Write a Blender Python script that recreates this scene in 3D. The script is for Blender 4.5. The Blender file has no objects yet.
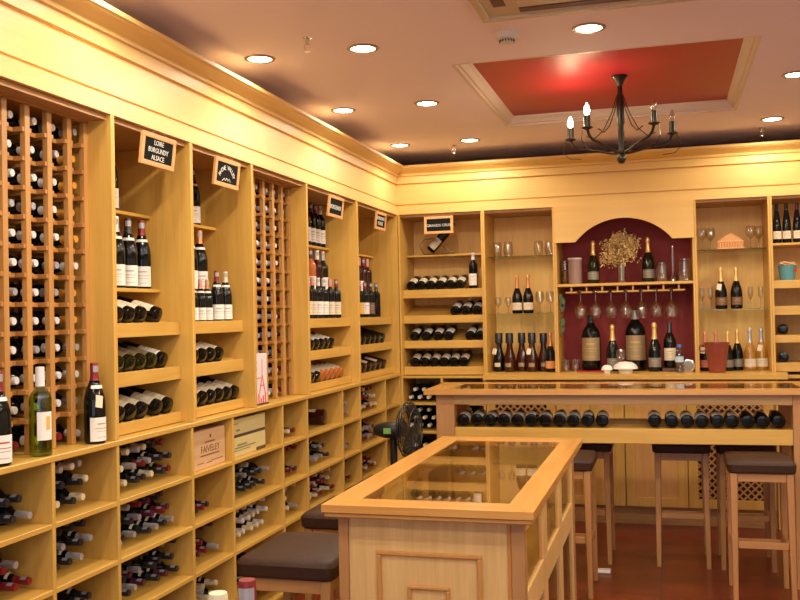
import bpy, math, random
from mathutils import Vector, Matrix
random.seed(7)
PI = math.pi
sc = bpy.context.scene
COL = sc.collection
R = math.radians

# ------------------------------------------------------------------ materials
MATS = {}
def new_mat(name):
    m = bpy.data.materials.new(name); m.use_nodes = True
    nt = m.node_tree; b = nt.nodes['Principled BSDF']
    return m, nt, b
def flat(name, col, rough=.5, metal=0, spec=.5, coat=0, noise=0.0, nscale=20):
    if name in MATS: return MATS[name]
    m, nt, b = new_mat(name)
    b.inputs['Base Color'].default_value = (*col, 1)
    b.inputs['Roughness'].default_value = rough
    b.inputs['Metallic'].default_value = metal
    b.inputs['Specular IOR Level'].default_value = spec
    b.inputs['Coat Weight'].default_value = coat
    tc = nt.nodes.new('ShaderNodeTexCoord'); n = nt.nodes.new('ShaderNodeTexNoise')
    n.inputs['Scale'].default_value = nscale; n.inputs['Detail'].default_value = 3
    nt.links.new(tc.outputs['Object'], n.inputs['Vector'])
    mx = nt.nodes.new('ShaderNodeMix'); mx.data_type = 'RGBA'
    nz = max(noise, .03)
    mx.inputs[6].default_value = (*[c*(1-nz) for c in col], 1)
    mx.inputs[7].default_value = (*[min(1, c*(1+nz)) for c in col], 1)
    nt.links.new(n.outputs['Fac'], mx.inputs[0]); nt.links.new(mx.outputs[2], b.inputs['Base Color'])
    MATS[name] = m
    return m
def wood(name, col, axis='z', rough=.35, var=.15, scale=1.0):
    if name in MATS: return MATS[name]
    m, nt, b = new_mat(name)
    N = nt.nodes.new; L = nt.links.new
    tc = N('ShaderNodeTexCoord'); oi = N('ShaderNodeObjectInfo')
    add = N('ShaderNodeVectorMath'); add.operation = 'ADD'
    sc_ = N('ShaderNodeVectorMath'); sc_.operation = 'SCALE'; sc_.inputs[0].default_value = (7, 3, 5)
    L(oi.outputs['Random'], sc_.inputs['Scale']); L(tc.outputs['Object'], add.inputs[0]); L(sc_.outputs[0], add.inputs[1])
    mp = N('ShaderNodeMapping')
    s = {'x': (1.5, 30, 30), 'y': (30, 1.5, 30), 'z': (30, 30, 1.5)}[axis]
    mp.inputs['Scale'].default_value = [v*scale for v in s]
    L(add.outputs[0], mp.inputs['Vector'])
    n1 = N('ShaderNodeTexNoise'); n1.inputs['Scale'].default_value = 1; n1.inputs['Detail'].default_value = 5; n1.inputs['Distortion'].default_value = .8
    L(mp.outputs[0], n1.inputs['Vector'])
    n2 = N('ShaderNodeTexNoise'); n2.inputs['Scale'].default_value = 6; n2.inputs['Detail'].default_value = 8
    L(mp.outputs[0], n2.inputs['Vector'])
    n3 = N('ShaderNodeTexNoise'); n3.inputs['Scale'].default_value = 2.2; n3.inputs['Detail'].default_value = 2
    L(add.outputs[0], n3.inputs['Vector'])
    a = N('ShaderNodeMath'); a.operation = 'MULTIPLY_ADD'; a.inputs[1].default_value = .45; L(n1.outputs['Fac'], a.inputs[0])
    a2 = N('ShaderNodeMath'); a2.operation = 'MULTIPLY'; a2.inputs[1].default_value = .25; L(n2.outputs['Fac'], a2.inputs[0]); L(a2.outputs[0], a.inputs[2])
    a3 = N('ShaderNodeMath'); a3.operation = 'MULTIPLY_ADD'; a3.inputs[1].default_value = .3; L(n3.outputs['Fac'], a3.inputs[0]); L(a.outputs[0], a3.inputs[2])
    cr = N('ShaderNodeValToRGB')
    cr.color_ramp.elements[0].position = .34; cr.color_ramp.elements[1].position = .66
    r, g, bl = col
    cr.color_ramp.elements[0].color = (r*(1-var), g*(1-var*1.4), bl*(1-var*2), 1)
    cr.color_ramp.elements[1].color = (min(1, r*(1+var*.6)), min(1, g*(1+var*.7)), bl*(1+var*.6), 1)
    L(a3.outputs[0], cr.inputs[0])
    hv = N('ShaderNodeHueSaturation'); mr = N('ShaderNodeMapRange')
    mr.inputs['To Min'].default_value = .94; mr.inputs['To Max'].default_value = 1.05
    L(oi.outputs['Random'], mr.inputs['Value']); L(mr.outputs[0], hv.inputs['Value'])
    L(cr.outputs[0], hv.inputs['Color']); L(hv.outputs[0], b.inputs['Base Color'])
    b.inputs['Roughness'].default_value = rough
    bp = N('ShaderNodeBump'); bp.inputs['Strength'].default_value = .04; bp.inputs['Distance'].default_value = .002
    L(n2.outputs['Fac'], bp.inputs['Height']); L(bp.outputs[0], b.inputs['Normal'])
    MATS[name] = m
    return m
WC = (.66, .39, .088)
WX = wood('maple_grain_x', WC, 'x'); WY = wood('maple_grain_y', WC, 'y'); WZ = wood('maple_grain_z', WC, 'z')
WSX = wood('shelf_board_x', (.65, .385, .082), 'x'); WSY = wood('shelf_board_y', (.65, .385, .082), 'y')
WBK = wood('veneer_back_shaded', (.46, .25, .095), 'z', rough=.5, var=.14)  # veneer darkened so the shade inside bays and cubbies is in its colour
WBB = wood('veneer_back_lit', (.86, .52, .16), 'z', rough=.5, var=.12)  # brighter copy of the veneer, back-wall bays' light put into its colour
WRK = wood('rack_oak_z', (.52, .26, .075), 'z', var=.15); WRKY = wood('rack_oak_y', (.48, .22, .06), 'y', var=.15)
WPX = wood('pale_ash_x', (.50, .30, .115), 'x'); WPZ = wood('pale_ash_z', (.74, .48, .20), 'z', var=.16)
WPK = wood('pink_beech_z', (.46, .23, .085), 'z', var=.12)
WTX = wood('table_top_x', (.62, .31, .08), 'x', rough=.2, scale=.8); WTY = wood('table_top_y', (.62, .31, .08), 'y', rough=.2, scale=.8)
WMO = wood('moulding_dark', (.55, .27, .075), 'x', rough=.3); WMOz = wood('moulding_dark_z', (.50, .22, .05), 'z', rough=.3)
WST = wood('stool_wood_z', (.45, .22, .08), 'z', var=.15); WSTX = wood('stool_wood_x', (.45, .22, .08), 'x', var=.15)
WCR = wood('crate_pine', (.72, .45, .25), 'y', rough=.7, var=.14, scale=.6)
LEATHER = flat('brown_leather', (.045, .019, .010), .5, spec=.25, noise=.2, nscale=60)
def bump_on(m, scale, strength):
    nt = m.node_tree; b = nt.nodes['Principled BSDF']
    n = nt.nodes.new('ShaderNodeTexNoise'); n.inputs['Scale'].default_value = scale; n.inputs['Detail'].default_value = 4
    tc = nt.nodes.new('ShaderNodeTexCoord'); nt.links.new(tc.outputs['Object'], n.inputs['Vector'])
    bp = nt.nodes.new('ShaderNodeBump'); bp.inputs['Strength'].default_value = strength; bp.inputs['Distance'].default_value = .003
    nt.links.new(n.outputs['Fac'], bp.inputs['Height']); nt.links.new(bp.outputs[0], b.inputs['Normal'])
bump_on(LEATHER, 30, .35)
RED = flat('oxblood_wall', (.30, .018, .016), .6, noise=.08)
CRIMSON = flat('red_ceiling_paint', (.40, .014, .028), .45, noise=.05, nscale=3)
MAROON = flat('maroon_wall_paint', (.10, .012, .022), .7)
CEIL = flat('ceiling_paint', (.90, .80, .98), .8, noise=.02, nscale=2)
WHITE = flat('white_trim_paint', (.72, .62, .55), .5)
PLAST = flat('white_plastic', (.72, .70, .66), .4)
CREAMM = flat('cream_metal', (.60, .52, .42), .5)
PLASTER = flat('wall_plaster', (.62, .52, .40), .8, noise=.04, nscale=4)
G_BLK = flat('bottle_glass_black', (.004, .0045, .004), .05, spec=.35)
G_GRN = flat('bottle_glass_olive', (.010, .012, .003), .05, spec=.35)
G_AMB = flat('bottle_glass_amber', (.045, .008, .003), .05, spec=.4)
G_ORG = flat('rose_wine_glass', (.45, .13, .03), .07, spec=.6)
G_GLD = None
G_RED = flat('bottle_glass_ruby', (.03, .004, .003), .05, spec=.6)
F_SIL = flat('foil_silver', (.46, .45, .50), .32, metal=.45); F_RED = flat('foil_red', (.22, .015, .02), .35, metal=.2)
F_BLK = flat('foil_black', (.02, .02, .025), .3); F_GLD = flat('foil_gold', (.78, .52, .18), .32, metal=.5)
F_ORG = flat('foil_orange', (.75, .33, .05), .4, metal=.2); F_PNK = flat('foil_coral', (.70, .25, .17), .35, metal=.3)
F_WHT = flat('foil_white', (.68, .65, .64), .4); F_PUR = flat('foil_plum', (.10, .02, .05), .35, metal=.2)
F_CRM = flat('foil_cream', (.72, .62, .42), .4); F_COP = flat('foil_copper', (.62, .25, .10), .3, metal=.5)
P_WHT = flat('label_white', (.86, .82, .76), .6); P_CRM = flat('label_cream', (.74, .64, .46), .6)
P_YEL = flat('label_yellow', (.80, .45, .08), .6); P_TAN = flat('label_bronze', (.36, .25, .13), .45, metal=.3)
P_GRY = flat('label_pewter', (.25, .22, .17), .4, metal=.3); P_ORG = flat('label_orange', (.62, .26, .06), .6)
P_PNK = flat('label_salmon', (.75, .22, .14), .6); P_DRK = flat('label_brown', (.18, .09, .05), .6)
INK = flat('label_ink', (.42, .37, .34), .6); INKR = flat('label_red_ink', (.50, .05, .04), .6); INKG = flat('label_gold_ink', (.55, .38, .12), .5)
CHALK = flat('chalk', (.80, .78, .72), .9); SLATE = flat('chalkboard_black', (.010, .011, .009), .8, spec=.1)
METAL = flat('dark_iron', (.045, .038, .030), .32, metal=.8); CHROME = flat('chrome', (.7, .68, .65), .15, metal=1)
BLKP = flat('black_plastic', (.014, .015, .013), .35); STRING = flat('string', (.55, .5, .42), .8)
TERRA = flat('copper_bucket_lacquer', (.24, .050, .028), .25, noise=.1); TEAL = flat('teal_enamel', (.10, .30, .33), .4)
CORK = flat('cork', (.60, .36, .17), .9, noise=.25, nscale=200)
DRYF = flat('dried_flowers', (.72, .50, .20), .9, noise=.3, nscale=60); TWIG = flat('dry_twig', (.35, .21, .08), .9)
LEAF = flat('ivy_green', (.06, .10, .03), .6); CLOTHR = flat('red_cloth', (.45, .02, .02), .9)
CHINA = flat('white_china', (.85, .80, .72), .25)
def glass_mat(name, tint=(.96, .98, .95), refl=1.45, rough=.01, minr=0.0):
    m = bpy.data.materials.new(name); m.use_nodes = True; nt = m.node_tree
    nt.nodes.clear(); N = nt.nodes.new
    out = N('ShaderNodeOutputMaterial'); mix = N('ShaderNodeMixShader'); tr = N('ShaderNodeBsdfTransparent'); gl = N('ShaderNodeBsdfGlossy')
    lw = N('ShaderNodeLayerWeight'); lw.inputs['Blend'].default_value = .5
    f0 = ((refl-1)/(refl+1))**2
    tr.inputs['Color'].default_value = (*tint, 1); gl.inputs['Roughness'].default_value = rough
    pw = N('ShaderNodeMath'); pw.operation = 'POWER'; pw.inputs[1].default_value = 5; nt.links.new(lw.outputs['Facing'], pw.inputs[0])
    mx = N('ShaderNodeMath'); mx.operation = 'MULTIPLY_ADD'; mx.inputs[1].default_value = 1-f0; mx.inputs[2].default_value = f0+minr
    nt.links.new(pw.outputs[0], mx.inputs[0])
    nt.links.new(mx.outputs[0], mix.inputs[0]); nt.links.new(tr.outputs[0], mix.inputs[1]); nt.links.new(gl.outputs[0], mix.inputs[2])
    nt.links.new(mix.outputs[0], out.inputs[0])
    return m
CLEAR = glass_mat('clear_stemware_glass', (.86, .86, .84), 1.5, .04, .20)
PANE = glass_mat('table_glass', (.93, .91, .80), 1.7, .004)
SHELFG = glass_mat('green_edge_shelf_glass', (.85, .93, .86), 1.5, .01)
GREENG = glass_mat('green_wine_bottle_glass', (.55, .68, .20), 1.5, .02, .05)
PINKG = glass_mat('frosted_pink_glass', (.75, .60, .58), 1.5, .25, .18)
G_GLD = glass_mat('clear_gold_bottle', (.97, .87, .58), 1.5, .03, .12)
WATER = glass_mat('plastic_water_bottle', (.75, .80, .82), 1.45, .05, .12)
BLUE = flat('blue_cap', (.05, .22, .60), .4)
WINPANE = glass_mat('window_glass', (.9, .93, .95), 1.5, .0)
def emis(name, col, s):
    m = bpy.data.materials.new(name); m.use_nodes = True; nt = m.node_tree; nt.nodes.clear()
    o = nt.nodes.new('ShaderNodeOutputMaterial'); e = nt.nodes.new('ShaderNodeEmission')
    e.inputs[0].default_value = (*col, 1); e.inputs[1].default_value = s; nt.links.new(e.outputs[0], o.inputs[0]); return m
LAMP = emis('lamp_glow', (1, .88, .68), 25); BULB = emis('candle_bulb_glow', (1, .78, .5), 40)

# floor: terracotta tiles
def tile_mat():
    m, nt, b = new_mat('terracotta_tiles'); N = nt.nodes.new; L = nt.links.new
    tc = N('ShaderNodeTexCoord'); mp = N('ShaderNodeMapping'); mp.inputs['Location'].default_value = (.07, .14, 0)
    L(tc.outputs['Object'], mp.inputs['Vector'])
    br = N('ShaderNodeTexBrick'); br.offset = 0; br.inputs['Scale'].default_value = 1
    br.inputs['Brick Width'].default_value = .39; br.inputs['Row Height'].default_value = .39
    br.inputs['Mortar Size'].default_value = .004; br.inputs['Mortar Smooth'].default_value = .3
    br.inputs['Color1'].default_value = (.19, .030, .007, 1); br.inputs['Color2'].default_value = (.15, .023, .006, 1)
    br.inputs['Mortar'].default_value = (.07, .03, .02, 1)
    L(mp.outputs[0], br.inputs['Vector'])
    n = N('ShaderNodeTexNoise'); n.inputs['Scale'].default_value = 7; n.inputs['Detail'].default_value = 5; L(tc.outputs['Object'], n.inputs['Vector'])
    mx = N('ShaderNodeMix'); mx.data_type = 'RGBA'; mx.blend_type = 'MULTIPLY'; mx.inputs[0].default_value = .7
    cr = N('ShaderNodeValToRGB'); cr.color_ramp.elements[0].position = .3; cr.color_ramp.elements[1].position = .7
    cr.color_ramp.elements[0].color = (.55, .5, .5, 1); cr.color_ramp.elements[1].color = (1.15, 1.1, 1, 1)
    L(n.outputs['Fac'], cr.inputs[0]); L(br.outputs['Color'], mx.inputs[6]); L(cr.outputs[0], mx.inputs[7]); L(mx.outputs[2], b.inputs['Base Color'])
    b.inputs['Roughness'].default_value = .28
    bp = N('ShaderNodeBump'); bp.inputs['Strength'].default_value = .3; bp.inputs['Distance'].default_value = .004
    L(br.outputs['Fac'], bp.inputs['Height']); bp.invert = True; L(bp.outputs[0], b.inputs['Normal'])
    return m
TILE = tile_mat()

# ------------------------------------------------------------------ mesh builder
class G:
    def __init__(s): s.v = []; s.f = []; s.m = []
    def face(s, idx, mi=0): s.f.append(tuple(idx)); s.m.append(mi)
    def box(s, x0, x1, y0, y1, z0, z1, bev=0.0015, mi=0):
        if x0 > x1: x0, x1 = x1, x0
        if y0 > y1: y0, y1 = y1, y0
        if z0 > z1: z0, z1 = z1, z0
        b = min(bev, (x1-x0)*.3, (y1-y0)*.3, (z1-z0)*.3); k = len(s.v)
        X = (x0, x1); Y = (y0, y1); Z = (z0, z1); sg = (1, -1)
        if b <= 0:
            for i in (0, 1):
                for j in (0, 1):
                    for l in (0, 1): s.v.append((X[i], Y[j], Z[l]))
            for q in ((0,1,3,2),(4,6,7,5),(0,4,5,1),(2,3,7,6),(0,2,6,4),(1,5,7,3)): s.face([k+a for a in q], mi)
            return s
        # corner (i,j,l): three verts: on x-face, y-face, z-face
        def I(i, j, l, a): return k + ((i*2+j)*2+l)*3 + a
        for i in (0, 1):
            for j in (0, 1):
                for l in (0, 1):
                    s.v.append((X[i], Y[j]+sg[j]*b, Z[l]+sg[l]*b))
                    s.v.append((X[i]+sg[i]*b, Y[j], Z[l]+sg[l]*b))
                    s.v.append((X[i]+sg[i]*b, Y[j]+sg[j]*b, Z[l]))
        def q(a, flip): s.face(a[::-1] if flip else a, mi)
        for i in (0, 1): q([I(i,0,0,0), I(i,0,1,0), I(i,1,1,0), I(i,1,0,0)], i == 1)
        for j in (0, 1): q([I(0,j,0,1), I(1,j,0,1), I(1,j,1,1), I(0,j,1,1)], j == 1)
        for l in (0, 1): q([I(0,0,l,2), I(0,1,l,2), I(1,1,l,2), I(1,0,l,2)], l == 1)
        for i in (0, 1):
            for j in (0, 1): q([I(i,j,0,0), I(i,j,1,0), I(i,j,1,1), I(i,j,0,1)], (i+j) % 2 == 0)
        for i in (0, 1):
            for l in (0, 1): q([I(i,0,l,0), I(i,1,l,0), I(i,1,l,2), I(i,0,l,2)], (i+l) % 2 == 1)
        for j in (0, 1):
            for l in (0, 1): q([I(0,j,l,1), I(1,j,l,1), I(1,j,l,2), I(0,j,l,2)], (j+l) % 2 == 0)
        for i in (0, 1):
            for j in (0, 1):
                for l in (0, 1): q([I(i,j,l,0), I(i,j,l,1), I(i,j,l,2)], (i+j+l) % 2 == 1)
        return s
    def rev(s, prof, n=20, c=(0, 0, 0), mi=0, a0=0, a1=2*PI, rot=None):
        k = len(s.v); full = abs((a1-a0)-2*PI) < 1e-6; cols = n if full else n+1
        for (r, z) in prof:
            for i in range(cols):
                a = a0+(a1-a0)*i/n; p = Vector((r*math.cos(a), r*math.sin(a), z))
                if rot is not None: p = rot @ p
                s.v.append((c[0]+p.x, c[1]+p.y, c[2]+p.z))
        for j in range(len(prof)-1):
            for i in range(n):
                i2 = (i+1) % cols if full else i+1
                s.face([k+j*cols+i, k+j*cols+i2, k+(j+1)*cols+i2, k+(j+1)*cols+i], mi)
        if full:
            if prof[0][0] > 1e-5: s.face([k+i for i in range(n)][::-1], mi)
            if prof[-1][0] > 1e-5: s.face([k+(len(prof)-1)*cols+i for i in range(n)], mi)
        return s
    def open_rev(s, prof, n=20, c=(0, 0, 0), mi=0):
        k = len(s.v)
        for (r, z) in prof:
            for i in range(n):
                a = 2*PI*i/n; s.v.append((c[0]+r*math.cos(a), c[1]+r*math.sin(a), c[2]+z))
        for j in range(len(prof)-1):
            for i in range(n):
                i2 = (i+1) % n
                s.face([k+j*n+i, k+j*n+i2, k+(j+1)*n+i2, k+(j+1)*n+i], mi)
        return s
    def tube(s, pts, r, n=8, closed=False, mi=0):
        pts = [Vector(p) for p in pts]; k = len(s.v); m = len(pts); prev = None
        rr = r if isinstance(r, (list, tuple)) else [r]*m
        for i, p in enumerate(pts):
            if closed: t = pts[(i+1) % m]-pts[i-1]
            else: t = pts[min(i+1, m-1)]-pts[max(i-1, 0)]
            t.normalize()
            if prev is None:
                a = Vector((0, 0, 1)) if abs(t.z) < .9 else Vector((1, 0, 0)); u = t.cross(a).normalized()
            else: u = (prev-t*prev.dot(t)).normalized()
            prev = u; w = t.cross(u)
            for j in range(n):
                a = 2*PI*j/n; q = p+(u*math.cos(a)+w*math.sin(a))*rr[i]; s.v.append(tuple(q))
        for i in range(m if closed else m-1):
            for j in range(n):
                a = k+i*n+j; b = k+i*n+(j+1) % n; i2 = (i+1) % m
                s.face([a, b, k+i2*n+(j+1) % n, k+i2*n+j], mi)
        if not closed:
            s.face([k+j for j in range(n)][::-1], mi); s.face([k+(m-1)*n+j for j in range(n)], mi)
        return s
    def prism(s, poly, axis, a, b, mi=0):
        """poly of 2D points, extruded along axis from a to b"""
        k = len(s.v); n = len(poly)
        for d in (a, b):
            for (p, q) in poly:
                s.v.append({'x': (d, p, q), 'y': (p, d, q), 'z': (p, q, d)}[axis])
        s.face([k+i for i in range(n)], mi); s.face([k+n+i for i in range(n)][::-1], mi)
        for i in range(n):
            j = (i+1) % n; s.face([k+j, k+i, k+n+i, k+n+j], mi)
        return s
    def obox(s, c, ax, h, bev=.001, mi=0):
        """oriented box: centre, 3 axis vectors, half sizes"""
        k = len(s.v); s.box(-h[0], h[0], -h[1], h[1], -h[2], h[2], bev, mi)
        c = Vector(c)
        for i in range(k, len(s.v)):
            p = s.v[i]; s.v[i] = tuple(c+ax[0]*p[0]+ax[1]*p[1]+ax[2]*p[2])
        return s
    def mesh(s, name, mats, off=(0, 0, 0), fix=False):
        me = bpy.data.meshes.new(name)
        me.from_pydata([(x-off[0], y-off[1], z-off[2]) for x, y, z in s.v], [], s.f)
        for m in mats: me.materials.append(m)
        for p, mi in zip(me.polygons, s.m): p.material_index = mi
        me.update()
        if fix:
            import bmesh
            bm = bmesh.new(); bm.from_mesh(me); bmesh.ops.recalc_face_normals(bm, faces=bm.faces); bm.to_mesh(me); bm.free()
        me.polygons.foreach_set('use_smooth', [True]*len(me.polygons))
        me.set_sharp_from_angle(angle=R(33))
        return me
def link(name, data, parent=None, loc=(0, 0, 0)):
    o = bpy.data.objects.new(name, data); COL.objects.link(o); o.location = loc
    if parent: o.parent = parent
    return o
def tag(o, label=None, cat=None, group=None, kind=None):
    if label: o['label'] = label
    if cat: o['category'] = cat
    if group: o['group'] = group
    if kind: o['kind'] = kind
    return o
def thing(name, label, cat, loc=(0, 0, 0), group=None):
    o = link(name, None, None, loc); o.empty_display_size = .1
    return tag(o, label, cat, group)
def part(root, name, g, mat, fix=True, label=None, kind=None):
    """mesh given in world coordinates; root (and its parent) unrotated"""
    off = Vector(root.location)
    p = root.parent
    while p: off = off+Vector(p.location); p = p.parent
    mats = mat if isinstance(mat, list) else [mat]
    o = link(name, g.mesh(name, mats, off, fix), root)
    return tag(o, label, kind=kind)
def single(name, g, mat, label, cat, loc, group=None, fix=True):
    mats = mat if isinstance(mat, list) else [mat]
    o = link(name, g.mesh(name, mats, loc, fix), None, loc)
    return tag(o, label, cat, group)
def struct(name, g, mat, parent=None):
    o = link(name, g.mesh(name, [mat], (0, 0, 0), True), parent)
    if not parent: o['kind'] = 'structure'
    return o
def basis(z, up):
    z = Vector(z).normalized(); u = Vector(up); y = -(u-z*u.dot(z)).normalized(); x = y.cross(z)
    return Matrix((x, y, z)).transposed()

# text -> mesh (local: lies in x/z plane, facing -y)
def text_mesh(txt, size, mat, depth=.0006, shear=0):
    c = bpy.data.curves.new('lettering', 'FONT'); c.body = txt; c.size = size; c.align_x = 'CENTER'; c.align_y = 'CENTER'
    c.extrude = depth; c.shear = shear; c.offset = 0; c.resolution_u = 2
    o = bpy.data.objects.new('lettering', c); COL.objects.link(o)
    dg = bpy.context.evaluated_depsgraph_get(); me = bpy.data.meshes.new_from_object(o.evaluated_get(dg))
    bpy.data.objects.remove(o)
    me.transform(Matrix.Rotation(PI/2, 4, 'X')); me.materials.clear(); me.materials.append(mat)
    return me

# ------------------------------------------------------------------ bottles
KINDS = {
 'burgundy': dict(h=.300, r=.0395, prof=[(.030,0),(.037,.002),(.0395,.008),(.0395,.150),(.037,.172),(.031,.195),(.022,.222),(.0165,.240),(.0145,.252),(.0145,.296),(.013,.300)], lab=(.010,.098), foil=.235),
 'bordeaux': dict(h=.300, r=.0370, prof=[(.030,0),(.035,.002),(.037,.008),(.037,.190),(.0355,.202),(.028,.215),(.018,.226),(.0148,.236),(.0142,.296),(.013,.300)], lab=(.028,.125), foil=.240),
 'champagne': dict(h=.318, r=.0435, prof=[(.034,0),(.041,.003),(.0435,.010),(.0435,.120),(.041,.145),(.034,.170),(.0245,.195),(.0175,.218),(.0145,.240),(.0130,.284),(.0160,.287),(.0160,.301),(.013,.313),(.008,.318)], lab=(.030,.090), foil=.210),
 'jeroboam': dict(h=.450, r=.0770, prof=[(.065,0),(.074,.004),(.077,.012),(.077,.265),(.074,.295),(.064,.325),(.048,.350),(.034,.368),(.027,.385),(.026,.400),(.026,.445),(.022,.450)], lab=(.080,.265), foil=.385),
 'flute': dict(h=.330, r=.0350, prof=[(.028,0),(.033,.002),(.035,.008),(.035,.130),(.032,.170),(.025,.220),(.018,.262),(.0145,.285),(.0145,.326),(.012,.330)], lab=(.035,.100), foil=.275),
 'decanter': dict(h=.270, r=.0430, prof=[(.036,0),(.041,.003),(.043,.01),(.043,.075),(.036,.115),(.025,.150),(.0215,.172),(.0205,.190),(.0205,.198),(.0265,.200),(.0270,.262),(.023,.270)], lab=(.035,.062), foil=.199),
 'magnum': dict(h=.370, r=.0520, prof=[(.042,0),(.049,.003),(.052,.01),(.052,.20),(.048,.225),(.036,.255),(.024,.28),(.019,.295),(.0185,.365),(.016,.370)], lab=(.06,.16), foil=.285),
}
MC = {}
def r_at(prof, z):
    for (r0, z0), (r1, z1) in zip(prof, prof[1:]):
        if z0 <= z <= z1 and z1 > z0: return r0+(r1-r0)*(z-z0)/(z1-z0)
    return prof[-1][0]
def bmeshes(kind, gm, fm, lm, s=1.0, wide=.95, band=False, ink=None):
    K = KINDS[kind]; out = []
    key = ('b', kind, gm.name, s)
    if key not in MC:
        MC[key] = G().rev([(r*s, z*s) for r, z in K['prof']], 18).mesh('bottle_body', [gm])
    out.append(MC[key])
    key = ('f', kind, fm.name, s)
    if key not in MC:
        z0 = K['foil']; pr = [(r_at(K['prof'], z0), z0)] + [(r, z) for r, z in K['prof'] if z > z0]
        pr = [((r+.0006)*s, (z+(.0006 if z >= K['h']-1e-6 else 0))*s) for r, z in pr]
        gg = G().rev(pr, 16); zt = K['h']*s
        gg.rev([(pr[-2][0]+.0004, zt-.034*s), (pr[-2][0]+.0004, zt-.010*s)], 5, mi=1, a0=-2.5, a1=-.5) if kind in ('burgundy', 'bordeaux') else None
        MC[key] = gg.mesh('foil_capsule', [fm, F_SIL if fm.name in ('foil_black', 'foil_plum', 'foil_red') else INK])
    out.append(MC[key])
    if lm is not None:
        ik = (ink or INK)
        key = ('l', kind, lm.name, s, wide, band, ik.name)
        if key not in MC:
            g = G(); z0, z1 = [q*s for q in K['lab']]; rr = K['r']*s+.0005; c = -PI/2
            n = 10
            g.rev([(rr, z0), (rr, z1)], n, a0=c-wide, a1=c+wide)
            h = z1-z0
            r2 = rr+.0004
            for (fa, fb, w) in ((.70, .76, .40), (.52, .55, .62), (.40, .42, .5), (.16, .18, .4)):
                g.rev([(r2, z0+h*fa), (r2, z0+h*fb)], 5, mi=1, a0=c-w*wide, a1=c+w*wide)
            MC[key] = g.mesh('paper_label', [lm, ik])
            if kind == 'burgundy' or band:
                g = G(); zz = K['foil']*s-.030*s; ra = r_at(K['prof'], zz/s)*s; zb = zz+.012*s; rb = r_at(K['prof'], zb/s)*s
                g.rev([(ra+.0008, zz), (rb+.0008, zb)], 8, a0=c-1.2, a1=c+1.2)
                MC[key+('n',)] = g.mesh('neck_label', [lm])
        out.append(MC[key])
        if key+('n',) in MC: out.append(MC[key+('n',)])
    return out
def bottle(loc, mat3, kind, gm, fm, lm, label, group=None, s=1.0, name='wine_bottle', cat='wine bottle', wide=1.15, band=False, ink=None, tagged=False):
    ms = bmeshes(kind, gm, fm, lm, s, wide, band, ink)
    o = link(name, ms[0], None, loc)
    o.rotation_euler = mat3.to_euler()
    tag(o, label, cat, group)
    link('foil_capsule', ms[1], o)
    if lm is not None: link('paper_label', ms[2], o)
    if len(ms) > 3: link('neck_label', ms[3], o)
    if tagged:
        if 'tag' not in MC:
            g = G(); g.box(-.016, .016, -.0012, 0, -.045, 0, 0)
            g.tube([(0, 0, 0), (.006, .008, .02), (.0, .014, .034)], .0008, 4, mi=1)
            MC['tag'] = g.mesh('hang_tag', [P_CRM, F_GLD], fix=True)
        K = KINDS[kind]; t = link('hang_tag', MC['tag'], o, (-.012*s, -K['r']*s*.98-.002, K['h']*.60*s)); t.rotation_euler = (R(-8), R(12), 0)
    return o
def stand(face=0, tw=0): return Matrix.Rotation(face+tw, 3, 'Z')
ORD = ['first', 'second', 'third', 'fourth', 'fifth', 'sixth', 'seventh', 'eighth', 'ninth', 'tenth', 'eleventh', 'twelfth', 'thirteenth']

# ------------------------------------------------------------------ setting
L = -2.01; D = 7.07; H = 2.80
FB = 2.335
XB = -2.46; YB = 7.50; XR = 2.70; YF = -3.0
# tray in ceiling
TX0, TX1, TY0, TY1 = -1.005, .445, 4.60, 6.27
g = G(); g.box(XB-.1, XR+.1, YF-.1, YB+.1, -.06, 0, 0); struct('floor', g, TILE)
g = G()
g.box(XB-.1, TX0, YF-.1, YB+.1, H, H+.05, 0); g.box(TX1, XR+.1, YF-.1, YB+.1, H, H+.05, 0)
g.box(TX0, TX1, YF-.1, TY0, H, H+.05, 0); g.box(TX0, TX1, TY1, YB+.1, H, H+.05, 0)
struct('ceiling', g, CEIL)
g = G(); g.box(TX0-.02, TX1+.02, TY0-.02, TY1+.02, H+.060, H+.09, 0)
o = struct('ceiling_recess', g, CRIMSON)
# stepped white moulding inside the recess
def tray_ring(prof):
    g = G(); k = 0; cs = []
    for (d, z) in prof:
        base = len(g.v)
        g.v += [(TX0+d, TY0+d, z), (TX1-d, TY0+d, z), (TX1-d, TY1-d, z), (TX0+d, TY1-d, z)]; cs.append(base)
    n = len(prof)
    for i in range(n):
        a = cs[i]; b = cs[(i+1) % n]
        for j in range(4): g.face([a+j, a+(j+1) % 4, b+(j+1) % 4, b+j])
    return g
struct('trim_3', tray_ring([(-.005, H-.002), (.010, H-.002), (.014, H+.012), (.024, H+.015), (.028, H+.028), (.044, H+.044), (.052, H+.048), (.056, H+.0595), (-.005, H+.0595)]), WHITE)
g = G(); g.box(XB-.1, XB, YF-.1, YB+.1, 0, H, 0); struct('wall_left', g, PLASTER)
g = G(); g.box(XB, XR, YB, YB+.1, 0, H, 0); struct('wall_back', g, MAROON)
g = G(); g.box(XR, XR+.1, YF-.1, YB+.1, 0, H, 0); struct('wall_right', g, PLASTER)
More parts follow.
